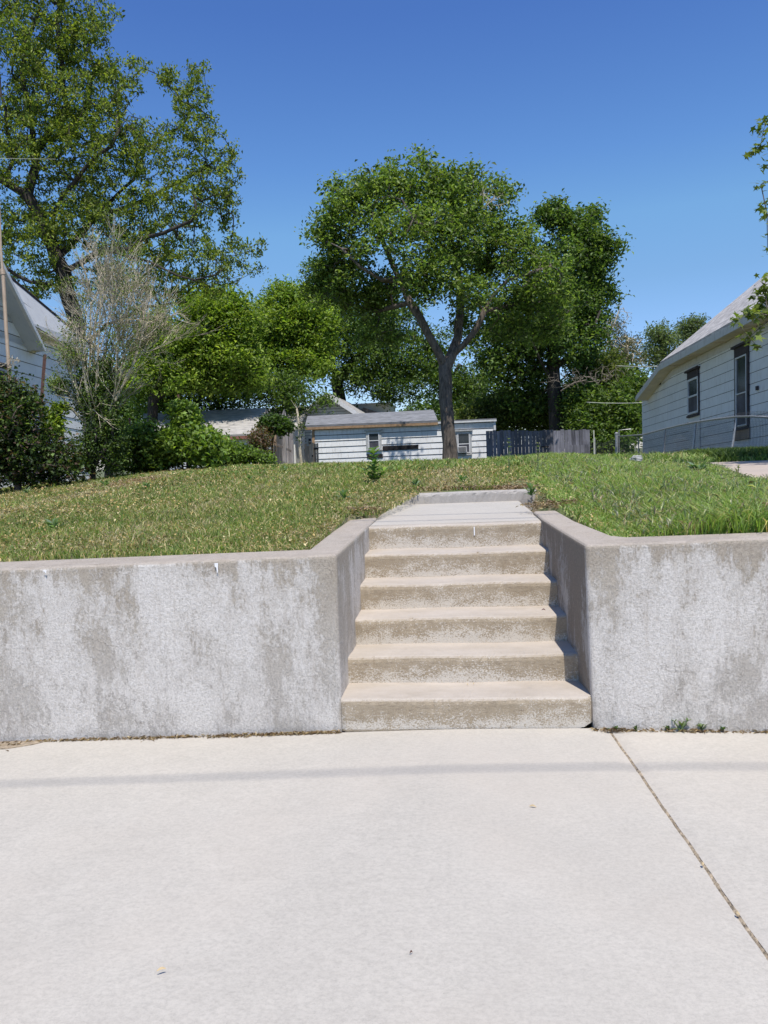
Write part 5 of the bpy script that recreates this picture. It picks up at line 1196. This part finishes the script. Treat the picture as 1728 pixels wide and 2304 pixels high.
bush('green_shrub', 'low trailing green shrub tapering toward the wooden fence', 540, 1050, dm + .8, [(510, 1018, dm + .8, 38, 22, .5), (550, 1026, dm + .8, 34, 18, .45), (500, 1035, dm + .7, 44, 16, .4), (590, 1036, dm + 1, 22, 10, .3)], 330, 28, .08, .068, [(.15, .24, .05), (.21, .31, .06), (.09, .14, .035)], [3, 3, 2], rt=.04, gap=.3, seed=84., stems=5, spreadx=36, step=.25)
bush('vine_tangle', 'reddish brown vine tangle hanging on the end of the leaning fence', 590, 1048, 20.5, [(588, 995, 20.5, 20, 42, .4), (575, 1000, 20.5, 16, 30, .3)], 150, 16, .09, .07, [(.16, .09, .06), (.10, .12, .04), (.22, .16, .10)], [3, 2, 1], M['barkT'], .03, .006, .1, 86., stems=4, spreadx=14, cat='vine')
bush('hanging_foliage', 'leafy dark sapling bushing over the leaning fence boards', 612, 1040, 21., [(612, 952, 21, 26, 14, .4), (635, 960, 21, 22, 12, .4), (595, 958, 21, 16, 10, .3), (642, 955, 21, 10, 6, .3)], 150, 26, .09, .10, [(.07, .13, .03), (.09, .15, .035), (.04, .07, .02)], [3, 2, 2], rt=.03, gap=.05, seed=88., stems=2, spreadx=6, cat='sapling')
s_ = [[base(676, 1045, 23), at(674, 990, 23), at(672, 950, 23), at(668, 920, 23), at(664, 908, 23)], [at(668, 920, 23), at(660, 908, 23), at(655, 900, 23)], [at(668, 920, 23), at(675, 912, 23)]]
tree('sapling', 'thin pale stemmed sapling with sparse leaves left of the garage', 'sapling', s_, [(680, 975, 23, 12, 26, .25), (666, 934, 23, 9, 8, .2)], 26, 5, .05, .09, [(.09, .14, .04), (.06, .1, .03)], [1, 1], M['barkT'], .045, step=.3, tip=.008, gap=0, seed=90., flare=1)

# ================================================================== MAPLE BRANCHES, RIGHT EDGE
d = 9.6
mp = empty('maple_tree', base(2010, 1100, d), 'maple whose lobed leaf sprays hang in from the right picture edge', 'tree')
tips = [(1722, 275, 3), (1702, 298, 2), (1712, 322, 3), (1690, 345, 3), (1722, 372, 2), (1712, 415, 2), (1724, 458, 3), (1726, 482, 2), (1727, 522, 1), (1727, 560, 1), (1722, 622, 2), (1704, 660, 2), (1712, 690, 4), (1692, 702, 4), (1720, 668, 4), (1655, 722, 2), (1712, 736, 3), (1688, 757, 3), (1700, 775, 2), (1722, 645, 3), (1676, 710, 2), (1726, 705, 3), (1700, 720, 2)]
cl = np.array([at(x, y, d + rng.uniform(-.3, .3)) for x, y, n in tips]); nl = [n for *_, n in tips]
ext = lobe_points([(1900, 420, d + .5, 95, 230, 1.0), (1890, 700, d + .3, 90, 80, .8), (2000, 350, d + 1, 150, 260, 1.4), (2120, 500, d + 1, 140, 260, 1.4)], 420, .5, .2, 3.)
msk = [[base(2010, 1100, d), at(2005, 950, d), at(1995, 800, d), at(1990, 600, d), at(1985, 400, d), at(1970, 250, d)], [at(1995, 800, d), at(1900, 740, d), at(1800, 720, d), at(1740, 712, d)], [at(1990, 600, d), at(1900, 480, d), at(1800, 420, d), at(1745, 400, d)], [at(1985, 450, d), at(1880, 340, d), at(1780, 300, d), at(1740, 290, d)], [at(1990, 560, d), at(2080, 450, d), at(2150, 350, d)]]
Am = grow(msk, np.concatenate([cl, ext]), .3, .004, .16, .1, .03); tubes(*Am, MB()).build('trunk', M['barkA'], mp, smooth=True)
C = np.concatenate([np.repeat(cl, [n * 5 for n in nl], 0) + rng.normal(size=(sum(nl) * 5, 3)) * [.045, .06, .038], np.repeat(ext, 14, 0) + rng.normal(size=(len(ext) * 14, 3)) * .13])
K = len(C); nn = rnd_unit(K); nn[:, 2] = np.abs(nn[:, 2]) + .5; nn /= np.linalg.norm(nn, axis=1, keepdims=True); dv = rnd_unit(K); dv[:, 2] -= .7; dv -= nn * (dv * nn).sum(1, keepdims=True); dv /= np.linalg.norm(dv, axis=1, keepdims=True); wv = np.cross(nn, dv)
sz = .072 * (1 + .25 * rng.normal(size=(K, 1)))
star = []
for j in range(11):
    a = math.pi * (j / 10) * 1.72 - math.pi * .86; rr_ = (1. if j in (5,) else .86 if j in (3, 7) else .6 if j in (1, 9) else .34); star.append((math.cos(a) * rr_, math.sin(a) * rr_))
V = np.stack([C - dv * sz * .25] + [C + dv * sz * a + wv * sz * b - nn * sz * .12 * (a * a + b * b) for a, b in star], 1)
np_mesh('crown', V, 12, tints(K, [(.13, .19, .035), (.18, .24, .05), (.09, .13, .03), (.22, .27, .07)], [3, 3, 2, 1], .15), M['leaf'], mp, [tuple(range(12))])

# ================================================================== WEEDS AND SMALL THINGS
def leafy(name, label, cat, p, stems, mat_cols, group=None, tilt=.9):
    """stems: list of (height, lean xy, [ (t, n leaves, length, width) ])"""
    o = empty(name, p, label, cat, group); sm = MB(); L = []
    for h, (lx, ly), wh in stems:
        top = np.array(p) + [lx, ly, h]; mid = (np.array(p) + top) / 2 + [lx * -.15, 0, 0]
        if h > .03: sm.tube([p, mid, top], [.006 + h * .006, .005 + h * .003, .003], 5)
        for t, n, ln, wd in wh:
            c = np.array(p) * (1 - t) + top * t; a0 = rng.random() * 6.28
            for j in range(n):
                a = a0 + j * 6.283 / n + rng.normal() * .25; el = tilt * (.35 + .5 * rng.random()) + .25 * (1 - t) * 0
                dr = np.array([math.cos(a) * math.cos(el), math.sin(a) * math.cos(el), math.sin(el)]); sd_ = np.array([-math.sin(a), math.cos(a), 0]); l_ = ln * (.7 + .5 * rng.random()); w = wd * (.8 + .4 * rng.random())
                dn_ = np.array([0, 0, -1.]) * l_
                L.append([c, c + dr * l_ * .35 + sd_ * w * .5, c + dr * l_ * .35 - sd_ * w * .5, c + dr * l_ * .72 + sd_ * w * .38 + dn_ * .10, c + dr * l_ * .72 - sd_ * w * .38 + dn_ * .10, c + dr * l_ + dn_ * .26])
    if sm.v: sm.build('stem', mat_leafstem, o)
    V = np.array(L); np_mesh('leaves', V, 6, np.clip(tints(len(V), mat_cols, None, .15) * 1.25, 0, .9), M['leaf'], o, [(0, 1, 2), (2, 1, 3, 4), (4, 3, 5)])
    return o
mat_leafstem = mat_simple('green_stem', (.13, .18, .07), .7, .2, 20, 0)
def gp3(px, py, d): p = at(px, py, d); p[2] = float(gz(p[0], p[1])); return p
leafy('milkweed', 'upright dark green weed with whorls of lance leaves in the middle of the lawn', 'weed', gp3(843, 1078, 9.0), [(.40, (0, 0), [(t, 7, .21 - .08 * t, .045) for t in np.linspace(.12, 1, 9)]), (.15, (.11, -.02), [(t, 6, .14, .038) for t in (.4, .7, 1)]), (.16, (-.12, .02), [(t, 6, .14, .038) for t in (.4, .7, 1)]), (.14, (.05, -.08), [(t, 5, .1, .025) for t in (.5, 1)])],
      [(.15, .25, .08), (.22, .33, .13), (.10, .18, .06)])
leafy('mullein_plant', 'big grey-green leafy rosette at the edge of the driveway', 'weed', at(1572, 1063, 8.3), [(.02, (0, 0), [(0, 10, .21, .075), (1, 9, .18, .07), (1, 7, .13, .06)])], [(.17, .25, .15), (.13, .21, .11), (.21, .29, .19)], tilt=1.1)
leafy('mullein_plant', 'dark glossy leafed weed at the right edge behind the wall', 'weed', at(1722, 1180, 5.4), [(.06, (0, 0), [(0, 9, .14, .05), (1, 9, .12, .05)]), (.10, (.06, .03), [(.5, 7, .10, .04), (1, 6, .08, .04)])], [(.05, .11, .045), (.09, .16, .08)], tilt=.8)
rows = [(560, 1048, 10.8, 'pale green rosette weed in front of the low trailing shrub'), (640, 1038, 12, 'pale grey-green weed near the foot of the leaning fence'), (1040, 1075, 8.6, 'spiky blue-green weed behind the upper step'), (935, 1088, 8.2, 'small blue-green weed left behind the upper step'), (772, 1108, 7.2, 'low blue-green weed alone in the mid lawn'), (1195, 1105, 7.0, 'spreading green weed right of the upper step'), (330, 1098, 10, 'broad pale leaf rosette in the lawn below the shrubs'), (236, 1088, 10.8, 'dark broad leaf weed at the mulch edge by the bare shrub'), (60, 1092, 11.0, 'arching leaved weed in the shade under the dark hedge'), (1420, 1040, 9.2, 'pale grey-green weed clump on the crest near the white rubble'), (1340, 1046, 9.2, 'grey-green rosette on the crest before the board fence'), (120, 1185, 5.9, 'dark green tuft in the near left lawn')]
for px, py, dd, lab in rows:
    p = at(px, py, dd); p[2] = max(p[2], float(gz(p[0], p[1])) - .01) if abs(p[2] - gz(p[0], p[1])) < .3 else float(gz(p[0], p[1]))
    p[2] = float(gz(p[0], p[1]))
    leafy('broadleaf_weed', lab, 'weed', p, [(.05, (0, 0), [(0, 7, .14, .032), (.6, 6, .13, .028), (1, 5, .11, .025)])], [(.13, .2, .10), (.09, .16, .06), (.17, .24, .14)], 'broadleaf weeds scattered in the lawn', tilt=1.3)
for px, py, pt, dd, lab in ((1145, 1040, 988, 9.6, 'tall seeding weed stalk, left of the two before the board fence'), (1210, 1040, 998, 9.6, 'tall seeding weed stalk, right of the two before the board fence'), (1660, 1092, 1048, 7.6, 'wispy seed stalk against the pale driveway')):
    p = at(px, py, dd); h = (py - pt) * dd / FPX; p[2] = min(p[2], float(gz(p[0], p[1])) + .05)
    h = at(px, pt, dd)[2] - p[2]
    leafy('seed_stalk', lab, 'weed', p, [(h, (.01, 0), [(.3, 3, .07, .012), (.55, 3, .06, .012), (.75, 5, .05, .02), (.88, 6, .045, .02), (1, 7, .04, .022)])], [(.18, .24, .10), (.13, .18, .07), (.28, .28, .16)], tilt=.9)
# weeds along the wall foot (right)
wl = [(1366, 1632, .028, 'tiny yellow-green sprout at the wall foot nearest the steps'), (1385, 1630, .045, 'small dark upright tuft at the wall foot, second from the steps'), (1430, 1636, .045, 'small bushy green sprout over the dead leaves at the wall foot'), (1502, 1638, .05, 'dark stemmed green sprout left of the grass clump at the wall foot'), (1530, 1641, .085, 'widest grass clump at the foot of the right wall'), (1578, 1640, .075, 'lanky weed with curled tips right of the grass clump'), (1622, 1643, .05, 'lone dark sprout farthest right at the wall foot')]
for px, py, h, lab in wl:
    h *= .8; p = ony(px, py, -.03); p[1] = -.04; p[2] = float(walkz(p[0])) - .004
    leafy('wall_sprout', lab, 'weed', p, [(h * .5, (rng.uniform(-.012, .012), -.005), [(.3, 4, h * .9, .010), (.8, 4, h * .8, .011), (1, 4, h * .6, .012)])] + ([(h, (.035, -.01), [(.9, 5, .025, .012)]), (h * .8, (-.03, 0), [(1, 4, .03, .01)])] if h > .06 else []), [(.07, .12, .04), (.12, .17, .06), (.04, .06, .03)], 'sprouts along the wall foot', tilt=1.4)
# dry debris along the wall foot
def debris(name, label, segs, n, ls=.028):
    C = []
    for (x0, x1, yy, sp) in segs:
        m_ = int(n * (x1 - x0) / sum(s[1] - s[0] for s in segs)); x = rng.uniform(x0, x1, m_); C.append(np.stack([x, yy - np.abs(rng.normal(size=m_)) * sp, walkz(x) + .003 + .012 * rng.random(m_) ** 2], 1))
    C = np.concatenate(C); o = leaves(name, C, ls, tints(len(C), [(.42, .32, .19), (.30, .21, .13), (.18, .13, .09), (.5, .42, .28)], [3, 3, 2, 1]), None, 1.2, 0, .16, M['dryleaf'])
    return tag(o, label, 'debris', kind='stuff')
xx_ = lambda px: float(onz(px, 1650, 0)[0])
debris('dry_debris', 'dry grass and straw debris caught along the foot of the left wall', [(-2.8, xx_(50), -.02, .05), (xx_(316), xx_(350), -.02, .015), (xx_(465), xx_(560), -.015, .015), (xx_(575), xx_(690), -.015, .01), (xx_(560), xx_(765), -.012, .005), (-2.4, -.63, -.012, .004)], 900)
debris('dry_debris', 'dry leaf and straw debris caught along the foot of the right wall', [(xx_(1335), xx_(1420), -.03, .014), (xx_(1340), xx_(1400), -.03, .02), (.72, 3, -.045, .006)], 520)
# soil wedge where the left slab corner rounds off
sw = MB(); sw.slab([(-3.4, -.005, walkz(-3.4) + .006), (-2.28, -.005, walkz(-2.28) + .006), (-2.34, -.06, walkz(-2.34) + .005), (-2.46, -.11, walkz(-2.46) + .005), (-3.4, -.17, walkz(-3.4) + .005)], (0, 0, -.02)); tag(sw.build('soil', mat_simple('dry_soil', (.30, .24, .17), 1, .4, 40, .8, 120, .006)), kind='structure')
# dry litter at edges of the lawn: by the upper step, by the wall tops, mulch under the bare shrub
def litter(name, label, pts, sp, n, z=.012, ls=.04, cols=((.42, .33, .22), (.30, .22, .15), (.2, .14, .1))):
    k = rng.integers(len(pts), size=n); P = np.array(pts)[k]; xy = P[:, :2] + rng.normal(size=(n, 2)) * np.array(sp)
    C = np.stack([xy[:, 0], xy[:, 1], gz(xy[:, 0], xy[:, 1]) + z * rng.random(n) + .004], 1)
    return tag(leaves(name, C, ls, tints(n, list(cols)), None, 1.4, 0, .3, M['dryleaf']), label, 'litter', kind='stuff')
litter('dead_grass', 'dead straw grass behind the upper step', [(x, 3.92) for x in np.linspace(-.4, .85, 20)], (.05, .06), 1500, .03, .035)
litter('dead_grass', 'straw litter where the left wall top meets the lawn and path', [(x, 2.12) for x in np.linspace(-.82, -.6, 8)], (.03, .06), 350, .05, .03)
litter('dead_grass', 'straw litter at the end of the right wall top beside the path', [(x, 2.15) for x in np.linspace(.62, .95, 8)], (.05, .07), 450, .05, .03)
mpx = [at(x, y, dd)[:2] for x, y, dd in ((40, 1112, 10.5), (120, 1100, 10.8), (180, 1092, 11), (230, 1085, 11.3), (280, 1080, 11.6))]
litter('leaf_mulch', 'pinkish brown leaf mulch under the hedge and bare shrub', [m for m in mpx], (.5, .28), 3800, .02, .05, ((.42, .28, .20), (.30, .19, .13), (.5, .36, .26)))
# small things lying about
def bit(name, label, px, py, z, L, w, ang, mat, cat):
    p = onz(px, py, z); c_, s2 = math.cos(ang), math.sin(ang); a = np.array([c_, s2, 0]); b_ = np.array([-s2, c_, 0]); m_ = MB(); n = 7; v = []; f = []
    for i in range(n):
        t = i / (n - 1); ww = w * math.sin(math.pi * (.1 + .8 * t)) ; zz = .003 + .006 * math.sin(t * 3.1)
        v += [p + a * L * (t - .5) - b_ * ww / 2 + UP * zz * .6, p + a * L * (t - .5) + UP * zz * 1.3, p + a * L * (t - .5) + b_ * ww / 2 + UP * zz * .6]
        if i: q = 3 * i; f += [(q - 3, q - 2, q + 1, q), (q - 2, q - 1, q + 2, q + 1)]
    return tag(m_.add(v, f).build(name, mat), label, cat)
st = M['twig']
bit('wood_chip', 'pale wood sliver lying in the middle of the sidewalk slab', 1199, 1816, .002, .028, .007, -.25, st, 'wood chip')
bit('wood_chip', 'pale straw sliver at the lower left of the sidewalk', 363, 2184, .002 - .01, .026, .006, .5, st, 'wood chip')
bit('seed_husk', 'tan seed husk in the slab joint, nearest the wall', 1581, 1946, 0, .016, .010, 1.2, st, 'seed husk')
bit('seed_husk', 'largest tan seed husk resting in the lower slab joint', 1660, 2058, 0, .017, .010, 1.9, st, 'seed husk')
bit('twig', 'tiny dark curled twig near the bottom of the slab', 925, 2146, 0, .010, .002, .6, M['rust'], 'twig')
bit('twig', 'tiny dark twig on the fourth step tread', 1223, 1374, 4 * RI + .003, .02, .003, -.1, M['rust'], 'twig')
bit('dry_leaf', 'curled tan dry leaf on the left wall top by the lawn', 815, 1158, .97, .03, .014, 2.2, st, 'leaf')
for k_, (px, py) in enumerate(((1052, 1542), (1066, 1540))): bit('pebble_chip', ('left of two tan chips on the lowest tread', 'right of two tan chips on the lowest tread')[k_], px, py, RI * 1.03 + .002, .009, .006, .3, st, 'chip')
# white rubble lump on the crest
rb = MB(); p = at(1430, 1030, 10.5) - UP * .02
v = [];
for i in range(9):
    for j in range(14):
        th = math.pi * i / 8; ph = 2 * math.pi * j / 14; r_ = .06 * (1 + .35 * math.sin(3 * ph + th * 2) * math.sin(th) + .15 * rng.normal() * math.sin(th)); v.append(p + np.array([r_ * 1.3 * math.sin(th) * math.cos(ph), r_ * math.sin(th) * math.sin(ph), r_ * .85 * math.cos(th)]))
f = [(i * 14 + j, i * 14 + (j + 1) % 14, (i + 1) * 14 + (j + 1) % 14, (i + 1) * 14 + j) for i in range(8) for j in range(14)]
tag(rb.add(v, f).build('rubble_lump', M['rock']), 'whitish lump of rubble on the grass crest before the steel post', 'rubble')
